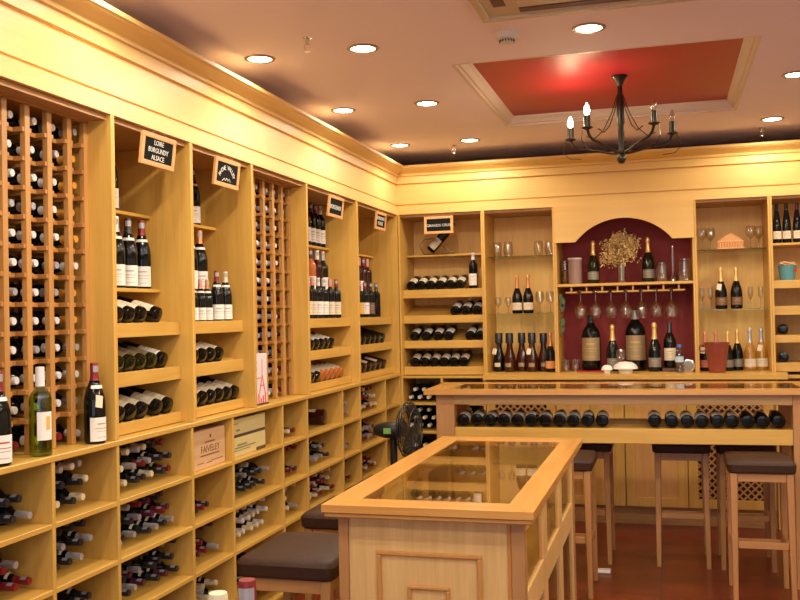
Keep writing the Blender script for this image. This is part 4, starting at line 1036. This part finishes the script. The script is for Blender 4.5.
for i, x in enumerate(xs_px):
    lx = x+1.415-.03; up = (i % 2 == 1)
    pitch = R(4.2+random.random()*1.2); roll_ = R(random.choice([-42, -20, 10, 34, 48])); 
    d = Vector((0, math.cos(pitch), math.sin(pitch)))
    rr = .0395*.95; lift = .005 if up else .0
    base_ = Vector((lx+(.001 if up else -.001), .092+random.random()*.012+(0 if up else .012), 868e-3+rr+.0025+lift+(.0 if up else .002)))
    gm = G_BLK; lm = P_WHT if i not in (17, 18, 19) else None
    bottle(BM @ base_, BMr @ basis(d, (math.sin(roll_), 0, math.cos(roll_))), 'burgundy', gm, F_BLK, lm,
           'bottle lying base-first in the bar tray, %s from the %s' % ((ORD[i], 'left end') if i < 11 else (ORD[19-i], 'right end')), 'bottles lying in the bar table tray', wide=1.5, s=.95)

# ------------------------------------------------------------------ stools
def stool(x0, y0, label, w=.33, d=.40, zt=.752, zb=.688):
    x1, y1 = x0+w, y0+d
    r = thing('bar_stool', label, 'stool', ((x0+x1)/2, (y0+y1)/2, 0), 'leather-topped wooden stools')
    # cushion: superellipsoid-like
    g = G(); nx = 10; k = 0
    cx, cy = (x0+x1)/2, (y0+y1)/2
    rings = [(zb+.001, .006), (zb+.008, .0), (zb+.045, -.003), (zt-.012, .001), (zt-.004, .008), (zt, .022), (zt+.005, .09)]
    pts = []
    def rr_(inset, z):
        out = []; hx_, hy_ = w/2-inset, d/2-inset; cr = .028
        for (sx, sy, a0) in ((1, 1, 0), (-1, 1, 90), (-1, -1, 180), (1, -1, 270)):
            for t in range(5):
                a = R(a0+t*22.5); c = min(cr, hx_*.9)
                out.append((cx+sx*(hx_-c)+c*math.cos(a), cy+sy*(hy_-c)+c*math.sin(a), z))
        return out
    for (z, ins) in rings: pts.append(rr_(ins, z))
    n = len(pts[0])
    for ring in pts: g.v += ring
    for j in range(len(pts)-1):
        for i in range(n): g.face([j*n+i, j*n+(i+1) % n, (j+1)*n+(i+1) % n, (j+1)*n+i])
    g.face(list(range(n))[::-1]); g.face([(len(pts)-1)*n+i for i in range(n)])
    part(r, 'seat_cushion', g, LEATHER)
    e = .012; lt = .036
    for lx in (x0+e, x1-e-lt):
        for ly in (y0+e, y1-e-lt):
            sx = -.006 if lx < cx else .006; sy = -.008 if ly < cy else .008
            g = G(); kk = len(g.v); g.box(lx, lx+lt, ly, ly+lt, 0, zb, .003)
            for i_, v in enumerate(g.v):
                t = 1-v[2]/zb; g.v[i_] = (v[0]+sx*t+(-(v[0]-lx-lt/2)*.25*t), v[1]+sy*t-(v[1]-ly-lt/2)*.25*t, v[2])
            part(r, 'leg', g, WST)
    for ly in (y0+e+.006, y1-e-lt+.006):
        g = G(); g.box(x0+e+lt+.0005, x1-e-lt-.0005, ly, ly+.022, zb-.045, zb-.0005); part(r, 'apron', g, WSTX)
        g = G(); zz = .295 if ly < cy else .235; g.box(x0+e+lt-.004, x1-e-lt+.004, ly+.002, ly+.020, zz, zz+.034); part(r, 'stretcher', g, WSTX)
    for lx in (x0+e+.006, x1-e-lt+.006):
        g = G(); g.box(lx, lx+.022, y0+e+lt+.0005, y1-e-lt-.0005, zb-.045, zb-.0005); part(r, 'apron', g, WST)
        g = G(); g.box(lx+.002, lx+.020, y0+e+lt-.004, y1-e-lt+.004, .265, .299); part(r, 'stretcher', g, WST)
    return r
stool(.285, 5.225, 'brown leather stool at the right, nearest side of the bar table', w=.335)
stool(-.755, 5.17, 'brown leather stool half hidden behind the glass-topped island', w=.345)
stool(-.680, 5.90, 'brown leather stool on the far side of the bar behind the hidden one')
stool(-.108, 5.90, 'brown leather stool under the middle of the bar table', w=.335)
stool(.262, 5.90, 'brown leather stool on the far side behind the right-hand stool')
stool(-1.410, 2.885, 'large brown leather stool left of the island in the foreground', w=.345, d=.42)
stool(-1.465, 3.60, 'brown leather stool second along the left side of the island', w=.36, d=.42)
stool(-1.465, 4.11, 'brown leather stool at the far left side of the island', w=.36, d=.46)

# ------------------------------------------------------------------ island
isl = thing('display_island', 'pale wooden display island with a glass-inlaid top in the foreground', 'display table', (-.7, 3.55, 0))
ix0, ix1, iy0, iy1 = -1.045, -.388, 2.745, 4.385
def ip(name, g, m): return part(isl, name, g, m)
# top frame with rounded nosing: two layers
frame_top(ix0, ix1, iy0, iy1, .947, .970, (.095, .088, .115, .125), WTX, WTY, ip)
g = G(); g.box(ix0+.006, ix1-.006, iy0+.006, iy0+.09, .930, .9465, .004); g.box(ix0+.006, ix1-.006, iy1-.09, iy1-.006, .930, .9465, .004)
g.box(ix0+.006, ix0+.07, iy0+.0905, iy1-.0905, .930, .9465, .004); g.box(ix1-.07, ix1-.006, iy0+.0905, iy1-.0905, .930, .9465, .004); ip('top_moulding', g, WMO)
g = G(); g.box(ix0+.0955, ix1-.0885, iy0+.1155, iy1-.1255, .960, .968, 0); ip('glass_inset', g, PANE)
bx0, bx1, by0, by1 = -1.010, -.425, 2.80, 4.33
lt = .045
for (x0, x1) in ((bx0, bx0+.032), (bx1-.040, bx1)):
    for (y0, y1) in ((by0, by0+lt), (by1-lt, by1)):
        g = G(); g.box(x0, x1, y0, y1, 0, .9295); ip('corner_post', g, WPK)
g = G(); g.box(bx0+.0325, bx1-.0405, by0+.006, by0+.022, 0.0, .9295); ip('front_panel', g, WPZ)
g = G(); g.box(bx1-.052, bx1-.0410, by0+.001, by0+.0055, 0.0, .9290, .001); ip('front_bead', g, WMOz)
def sq(x0, x1, z0, z1, w, y):
    g = G(); g.box(x0, x1, y-.010, y, z1-w, z1, .003); g.box(x0, x1, y-.010, y, z0, z0+w, .003)
    g.box(x0, x0+w, y-.010, y, z0+w, z1-w, .003); g.box(x1-w, x1, y-.010, y, z0+w, z1-w, .003); return g
g = sq(-.885, -.555, .11, .824, .014, by0+.0055); ip('panel_moulding', g, wood('moulding_amber', (.62, .30, .08), 'z', rough=.3))
g = sq(-.788, -.655, .24, .722, .012, by0+.0055); ip('panel_moulding', g, MATS['moulding_amber'])
g = G(); g.box(bx0+.0325, bx1-.0405, by1-.022, by1-.006, 0, .9295); ip('back_panel', g, WPZ)
# side frames with glazed openings
for sx, (x0, x1) in ((1, (bx1-.026, bx1-.004)), (-1, (bx0+.004, bx0+.026))):
    ys_ = [by0+lt, 3.275, 3.375, 3.76, 3.86, by1-lt]
    cells = [(by0+lt+.03, 3.27), (3.37, 3.755), (3.855, by1-lt-.03)]
    zs_ = [(.10, .60), (.70, .885)]
    zr_ = [(0.0, .10), (.60, .70), (.885, .9295)]
    g = G()
    for (z0, z1) in zr_: g.box(x0, x1, by0+lt+.0005, by1-lt-.0005, z0, z1)
    g2 = G()
    prev = by0+lt+.0005
    for (a, b) in cells+[(by1-lt-.0005, None)]:
        for (z0, z1) in zs_: g.box(x0, x1, prev, a, z0, z1)
        prev = b
    ip('side_frame', g, WPZ)
    for (a, b) in cells:
        for (z0, z1) in zs_:
            gg = G(); gg.box((x0+x1)/2-.003, (x0+x1)/2+.003, a+.0005, b-.0005, z0+.0005, z1-.0005, 0); ip('side_pane', gg, PANE)
g = G(); g.box(bx0+.033, bx1-.033, by0+.03, by1-.03, .66, .675); ip('inner_shelf', g, WX)
g = G(); g.box(bx0+.033, bx1-.033, by0+.03, by1-.03, .02, .04); ip('inner_floor', g, WX)

# ------------------------------------------------------------------ standing fan
fx, fy, fz = -1.435, 5.20, .895
fan = thing('pedestal_fan', 'black pedestal fan with round wire cage standing behind the island', 'fan', (-1.52, fy, 0))
fd = Vector((.99, -.07, .02)).normalized(); up = Vector((0, 0, 1)); sd = fd.cross(up).normalized(); u2 = sd.cross(fd).normalized()
cfan = Vector((fx, fy, fz))
def ringp(rad, off, n=36): return [tuple(cfan+fd*off+(sd*math.cos(2*PI*i/n)+u2*math.sin(2*PI*i/n))*rad) for i in range(n)]
g = G()
for (rad, off) in ((.155, 0), (.157, .012), (.157, -.012), (.12, .040), (.12, -.038), (.07, .052), (.07, -.050)): g.tube(ringp(rad, off), .003, 5, closed=True)
for i in range(30):
    a = 2*PI*i/30; v = sd*math.cos(a)+u2*math.sin(a)
    for sg in (1, -1): g.tube([tuple(cfan+v*.03+fd*sg*.055), tuple(cfan+v*.09+fd*sg*.048), tuple(cfan+v*.13+fd*sg*.035), tuple(cfan+v*.156+fd*sg*.008)], .0014, 4)
part(fan, 'wire_cage', g, BLKP)
g = G(); rm = Matrix((sd, u2, fd)).transposed()
g.rev([(0, -.004), (.03, -.004), (.03, .006), (.0, .008)], 20, c=tuple(cfan+fd*.052), rot=rm); part(fan, 'hub_badge', g, BLKP)
g = G()
for k in range(4):
    a = k*PI/2+.3; v = sd*math.cos(a)+u2*math.sin(a); w_ = fd.cross(v)
    b0 = cfan+v*.02; q = len(g.v)
    for (rr, ww, tw) in ((.02, .02, .25), (.07, .05, .35), (.12, .06, .25), (.142, .035, .2)):
        for sg in (-1, 1):
            for th in (-.001, .001): g.v.append(tuple(cfan+v*rr+w_*ww*sg+fd*(tw*ww*sg*.6+th)))
    for j in range(3):
        a0 = q+j*4; b1 = a0+4
        g.face([a0, a0+2, b1+2, b1]); g.face([a0+1, b1+1, b1+3, a0+3]); g.face([a0, b1, b1+1, a0+1]); g.face([a0+2, a0+3, b1+3, b1+2])
part(fan, 'blades', g, BLKP)
g = G(); g.rev([(.0, -.215), (.022, -.212), (.036, -.19), (.046, -.15), (.050, -.10), (.042, -.06), (.02, -.045)], 20, c=tuple(cfan), rot=rm); m_ = part(fan, 'motor_housing', g, BLKP)
g = G(); g.obox(tuple(cfan-fd*.115+sd*0+Vector((0, 0, 0))+(-sd if sd.y > 0 else sd)*.050), (fd, u2, sd), (.022, .016, .0015), 0)
o = link('sticker', g.mesh('sticker', [flat('fan_sticker_green', (.20, .42, .12), .5)], Vector(fan.location), True), m_)
g = G(); px, py = -1.54, 5.24
g.tube([(px, py, .02), (px, py, .55)], .016, 12); g.tube([(px, py, .55), (px, py, .845)], .022, 12); part(fan, 'pole', g, BLKP)
g = G(); g.rev([(.17, 0), (.17, .012), (.05, .030), (.025, .06)], 28, c=(px, py, 0)); part(fan, 'fan_base', g, BLKP)

# white strip on the floor
g = G(); g.box(-.475, -.360, 5.70, 5.76, .0005, .018, .004); single('floor_marker', g, CHINA, 'small white plastic block lying on the tiled floor by a stool leg', 'block', (-.415, 5.73, 0))

# foreground table with two bottles, only their tops reach the frame
ft = thing('side_table', 'small round wooden side table below the foreground bottles', 'table', (-.70, 1.45, 0))
g = G(); g.rev([(.0, .753), (.27, .753), (.28, .763), (.28, .773), (.27, .783), (0, .783)], 36, c=(-.72, 1.45, 0)); part(ft, 'tabletop', g, WTX)
g = G(); g.rev([(.035, .02), (.03, .4), (.04, .753)], 16, c=(-.72, 1.45, 0)); part(ft, 'pedestal', g, WST)
g = G(); g.rev([(.2, 0), (.2, .012), (.04, .03)], 28, c=(-.72, 1.45, 0)); part(ft, 'table_base', g, WST)
bottle((-.71, 1.50, .7835), stand(.2), 'burgundy', G_BLK, F_RED, P_WHT, 'red wax-capped bottle whose top alone rises into the foreground', s=1.05)
bottle((-.712, 1.395, .7835), stand(.2), 'bordeaux', G_BLK, F_CRM, P_WHT, 'cream-capped bottle top just entering the bottom edge of the foreground', s=1.075)

# ------------------------------------------------------------------ chandelier
chx, chy = -.225, 5.38; hz = 2.398
ch = thing('chandelier', 'five-armed dark iron chandelier hanging from the red ceiling recess', 'chandelier', (chx, chy, hz))
g = G(); g.rev([(.045, H+.0595), (.045, H+.050), (.028, H+.032), (.016, H+.005)], 20, c=(chx, chy, 0), ); part(ch, 'ceiling_rose', g, METAL)
g = G(); g.rev([(.014, hz+.03), (.016, hz+.18), (.022, hz+.20), (.020, hz+.34), (.014, hz+.36), (.014, H+.01)], 14, c=(chx, chy, 0)); part(ch, 'stem', g, METAL)
g = G(); g.rev([(0, hz-.030), (.016, hz-.024), (.026, hz-.006), (.026, hz+.006), (.016, hz+.024), (.022, hz+.03), (.024, hz+.045), (.012, hz+.05)], 18, c=(chx, chy, 0)); part(ch, 'hub_ball', g, METAL)
lit = []
for k in range(5):
    a = R(90+72*k+2); dx, dy = math.cos(a), math.sin(a); Rr = .295
    def at(r_, z_): return (chx+dx*r_, chy+dy*r_, hz+z_)
    g = G(); g.tube([at(.01, .03), at(.06, .035), at(.13, .055), at(.20, .070), at(.25, .080), at(.28, .10), at(Rr, .135)], .0075, 8); am = part(ch, 'arm', g, METAL)
    g = G(); g.tube([at(.016, .36), at(.05, .26), at(.10, .17), at(.15, .13), at(.20, .145)], .003, 6); part(ch, 'wire_scroll', g, METAL)
    g = G(); g.tube([at(Rr+.005, .145), at(Rr+.04, .12), at(Rr+.05, .07), at(Rr+.01, .03), at(Rr-.06, .02)], .0022, 5); part(ch, 'wire_scroll', g, METAL)
    c = at(Rr, 0)
    g = G(); g.rev([(.010, .128), (.030, .138), (.031, .142), (.018, .144), (.018, .205), (.014, .207)], 16, c=c); part(ch, 'candle_holder', g, METAL)
    on = k in (1, 2)
    g = G(); g.rev([(.010, .207), (.015, .222), (.016, .234), (.012, .252), (.004, .270), (0, .274)], 14, c=c)
    bu_ = part(ch, 'bulb', g, BULB if on else CLEAR, label='lit candle bulb' if on else 'unlit clear candle bulb')
    if on: lit.append(at(Rr, .24))

# ------------------------------------------------------------------ ceiling fixtures and lights
def light(kind, name, loc, energy, col, **k):
    l = bpy.data.lights.new(name, kind); l.energy = energy; l.color = col
    for a, b in k.items(): setattr(l, a, b)
    o = bpy.data.objects.new(name, l); COL.objects.link(o); o.location = loc; return o
WARM = (1, .88, .70)
for p in lit: light('POINT', 'candle_light', p, 5, (1, .72, .42), shadow_soft_size=.03)
spots = []
for x in (-1.857, -1.335):
    for y in (5.385, 4.17, 6.64, 2.95, 1.73, .5): spots.append((x, y))
for y in (4.21, 2.95, 1.5, .2): spots.append((-.302, y)); 
for y in (6.66, 5.43, 4.2, 2.95, 1.5, .2): spots.append((.698, y))
for y in (6.6, 4.9, 3.2, 1.5, .2): spots.append((1.75, y))
desc = {(-1.857, 5.385): 'recessed ceiling downlight above the middle of the left cornice', (-1.857, 4.17): 'recessed ceiling downlight above the left cornice nearest the camera', (-1.857, 6.64): 'recessed ceiling downlight above the left cornice in the far corner',
 (-1.335, 4.17): 'bright recessed ceiling downlight beside the near ceiling hook', (-1.335, 5.385): 'recessed ceiling downlight left of the red ceiling recess', (-1.335, 6.64): 'recessed ceiling downlight above the back wall left of the recess',
 (-.302, 4.21): 'bright recessed ceiling downlight between smoke detector and red recess', (.698, 6.66): 'recessed ceiling downlight right of the chandelier near the back wall', (.698, 5.43): 'bright recessed ceiling downlight at the right edge of frame'}
for (x, y) in spots:
    r = thing('downlight', desc.get((x, y), 'recessed ceiling downlight behind or beside the camera'), 'ceiling light', (x, y, H), 'recessed ceiling downlights')
    g = G(); g.rev([(.056, -.001), (.058, -.006), (.072, -.005), (.075, -.0005)], 28, c=(x, y, H)); part(r, 'trim_ring', g, flat('downlight_ring', (.35, .24, .15), .35, metal=.6))
    g = G(); g.rev([(0, -.003), (.056, -.003), (.056, -.0006), (0, -.0006)], 24, c=(x, y, H)); part(r, 'lens', g, LAMP)
    light('SPOT', 'downlight_beam', (x, y, H-.02), (10 if x < -1.8 else 38)*(.85 if y < 2 else .76 if y > 6.5 else .90 if y > 4 else 1), WARM, spot_size=R(172), spot_blend=.35, shadow_soft_size=.045)
sd_ = thing('smoke_detector', 'round white smoke detector on the ceiling near the red recess', 'smoke detector', (-.66, 4.17, H))
g = G(); g.rev([(0, -.045), (.030, -.043), (.034, -.030), (.050, -.026), (.055, -.012), (.055, -.0005)], 28, c=(-.66, 4.17, H)); part(sd_, 'detector_body', g, PLAST)
g = G()
for i in range(16):
    a = 2*PI*i/16; c = Vector((-.66+.0335*math.cos(a), 4.17+.0335*math.sin(a), H-.036)); g.obox(c, (Vector((math.cos(a), math.sin(a), 0)), Vector((-math.sin(a), math.cos(a), 0)), Vector((0, 0, 1))), (.0015, .003, .005), 0)
part(sd_, 'vent_slots', g, BLKP)
for i, (x, y, lab) in enumerate([(-1.52, 3.93, 'small chrome sprinkler head on the near left ceiling'), (-1.49, 6.80, 'small chrome sprinkler head on the ceiling above the back left cornice'), (.66, 6.95, 'small chrome sprinkler head on the ceiling above the right end of the back cornice')]):
    r = thing('sprinkler_head', lab, 'sprinkler', (x, y, H), 'ceiling sprinklers')
    g = G(); g.rev([(.022, -.0005), (.020, -.006), (.009, -.008), (.008, -.030), (.004, -.034)], 16, c=(x, y, H)); g.tube([(x-.010, y, H-.028), (x-.014, y, H-.045), (x, y, H-.060), (x+.014, y, H-.045), (x+.010, y, H-.028)], .002, 6); part(r, 'sprinkler_body', g, CHROME)
    g = G(); g.rev([(0, -.062), (.014, -.062), (.014, -.059), (0, -.059)], 14, c=(x, y, H)); part(r, 'deflector', g, CHROME)
# ceiling air conditioner
ac = thing('air_conditioner', 'cream ceiling cassette air conditioner at the top edge of the picture', 'air conditioner', (-.25, 3.48, H))
g = G(); a0, a1, b0, b1 = -.72, .18, 3.02, 3.92
g.box(a0, a1, b0, b0+.035, H-.022, H-.0005, .004); g.box(a0, a1, b1-.035, b1, H-.022, H-.0005, .004); g.box(a0, a0+.035, b0+.035, b1-.035, H-.022, H-.0005, .004); g.box(a1-.035, a1, b0+.035, b1-.035, H-.022, H-.0005, .004)
g.box(a0+.035, a1-.035, b0+.035, b1-.035, H-.012, H-.001, 0)
g.box(a0+.18, a1-.18, b0+.18, b1-.18, H-.028, H-.0125, .004); part(ac, 'face_panel', g, CREAMM)
g = G()
for (p, q, u, v) in ((a0+.17, a1-.17, b1-.125, b1-.075), (a0+.17, a1-.17, b0+.075, b0+.125), (a0+.075, a0+.125, b0+.17, b1-.17), (a1-.125, a1-.075, b0+.17, b1-.17)): g.box(p, q, u, v, H-.016, H-.0122, 0)
part(ac, 'air_slots', g, flat('ac_slot', (.14, .07, .07), .6))

# daylight used as fill, through the added unseen shopfront behind the camera
w = bpy.data.worlds.new('daylight'); sc.world = w; w.use_nodes = True
bg = w.node_tree.nodes['Background']; bg.inputs[0].default_value = (.80, .88, 1, 1); bg.inputs[1].default_value = 2.6

# ------------------------------------------------------------------ camera
cam = bpy.data.cameras.new('camera'); co = bpy.data.objects.new('camera', cam); COL.objects.link(co); sc.camera = co
F = 942.65; cam.sensor_width = 36; cam.sensor_fit = 'HORIZONTAL'; cam.lens = 36*F/800; cam.clip_start = .05
yaw, pit, roll = .276, .0164, .0207
fwd = Vector((-math.sin(yaw)*math.cos(pit), math.cos(yaw)*math.cos(pit), math.sin(pit)))
rt = Vector((math.cos(yaw), math.sin(yaw), 0)); up_ = rt.cross(fwd)
# image is rotated clockwise-down: camera rolled about its axis
c_, s_ = math.cos(roll), math.sin(roll)
rt2 = rt*c_ - up_*(-s_)*1 if False else rt*c_+up_*(-s_)
up2 = up_*c_+rt*s_
co.matrix_world = Matrix.Translation((0, 0, 1.55)) @ Matrix((rt2, up2, -fwd)).transposed().to_4x4()
sc.view_settings.view_transform = 'Standard'; sc.view_settings.look = 'None'; sc.view_settings.gamma = 1
sc.view_settings.exposure = 0.0; sc.view_settings.use_curve_mapping = False

# ------------------------------------------------------------------ keep the 300 best seen wine bottles as objects, join the rest
def condense(keep=300):
    from mathutils.bvhtree import BVHTree
    bpy.context.view_layer.update()
    seen = {}; W_, H_ = 640, 480; inv = co.matrix_world.to_3x3(); org = Vector((0, 0, 1.55))
    clear = ('table_glass', 'clear_stemware_glass', 'clear_gold_bottle', 'green_edge_shelf_glass', 'green_wine_bottle_glass', 'window_glass', 'plastic_water_bottle')
    V = []; P = []; owner = []
    for ob in COL.objects:
        if ob.type != 'MESH' or (ob.data.materials and ob.data.materials[0].name in clear): continue
        M = ob.matrix_world; k = len(V); V += [M @ v.co for v in ob.data.vertices]
        rt_ = ob
        while rt_.parent: rt_ = rt_.parent
        for p in ob.data.polygons: P.append([k+a for a in p.vertices]); owner.append(rt_.name)
    tree = BVHTree.FromPolygons(V, P)
    for j in range(H_):
        for i in range(W_):
            u = ((i+.5)/W_*800-400)/F; v = -((j+.5)/H_*600-300)/F
            hit = tree.ray_cast(org, (inv @ Vector((u, v, -1))).normalized())
            if hit[2] is not None: seen[owner[hit[2]]] = seen.get(owner[hit[2]], 0)+1
    allb = [o for o in COL.objects if o.name.startswith('wine_bottle') and o.parent is None]
    allb.sort(key=lambda o: -seen.get(o.name, 0))
    rest = allb[keep:]
    0 and print('bottles', len(allb), 'unseen', sum(1 for o in allb if not seen.get(o.name)), 'threshold', seen.get(allb[min(keep, len(allb))-1].name, 0), 'lost px', sum(seen.get(o.name, 0) for o in rest))
    if not rest: return
    vs = []; fs = []; ms = []; mats = []
    for o in rest:
        for q in [o]+list(o.children):
            M = q.matrix_world; k = len(vs); me = q.data
            vs += [tuple(M @ v.co) for v in me.vertices]
            mp = []
            for m in me.materials:
                if m not in mats: mats.append(m)
                mp.append(mats.index(m))
            for p in me.polygons: fs.append(tuple(k+a for a in p.vertices)); ms.append(mp[p.material_index])
    for o in rest:
        for q in list(o.children): bpy.data.objects.remove(q)
        bpy.data.objects.remove(o)
    me = bpy.data.meshes.new('stacked_bottles'); me.from_pydata(vs, [], fs)
    for m in mats: me.materials.append(m)
    me.polygons.foreach_set('material_index', ms); me.polygons.foreach_set('use_smooth', [True]*len(fs)); me.set_sharp_from_angle(angle=R(33))
    o = link('stacked_wine_bottles', me)
    tag(o, 'mostly hidden wine bottles lying deep in the cubbies, racks and shelves', 'wine bottles', None, 'stuff')
condense()
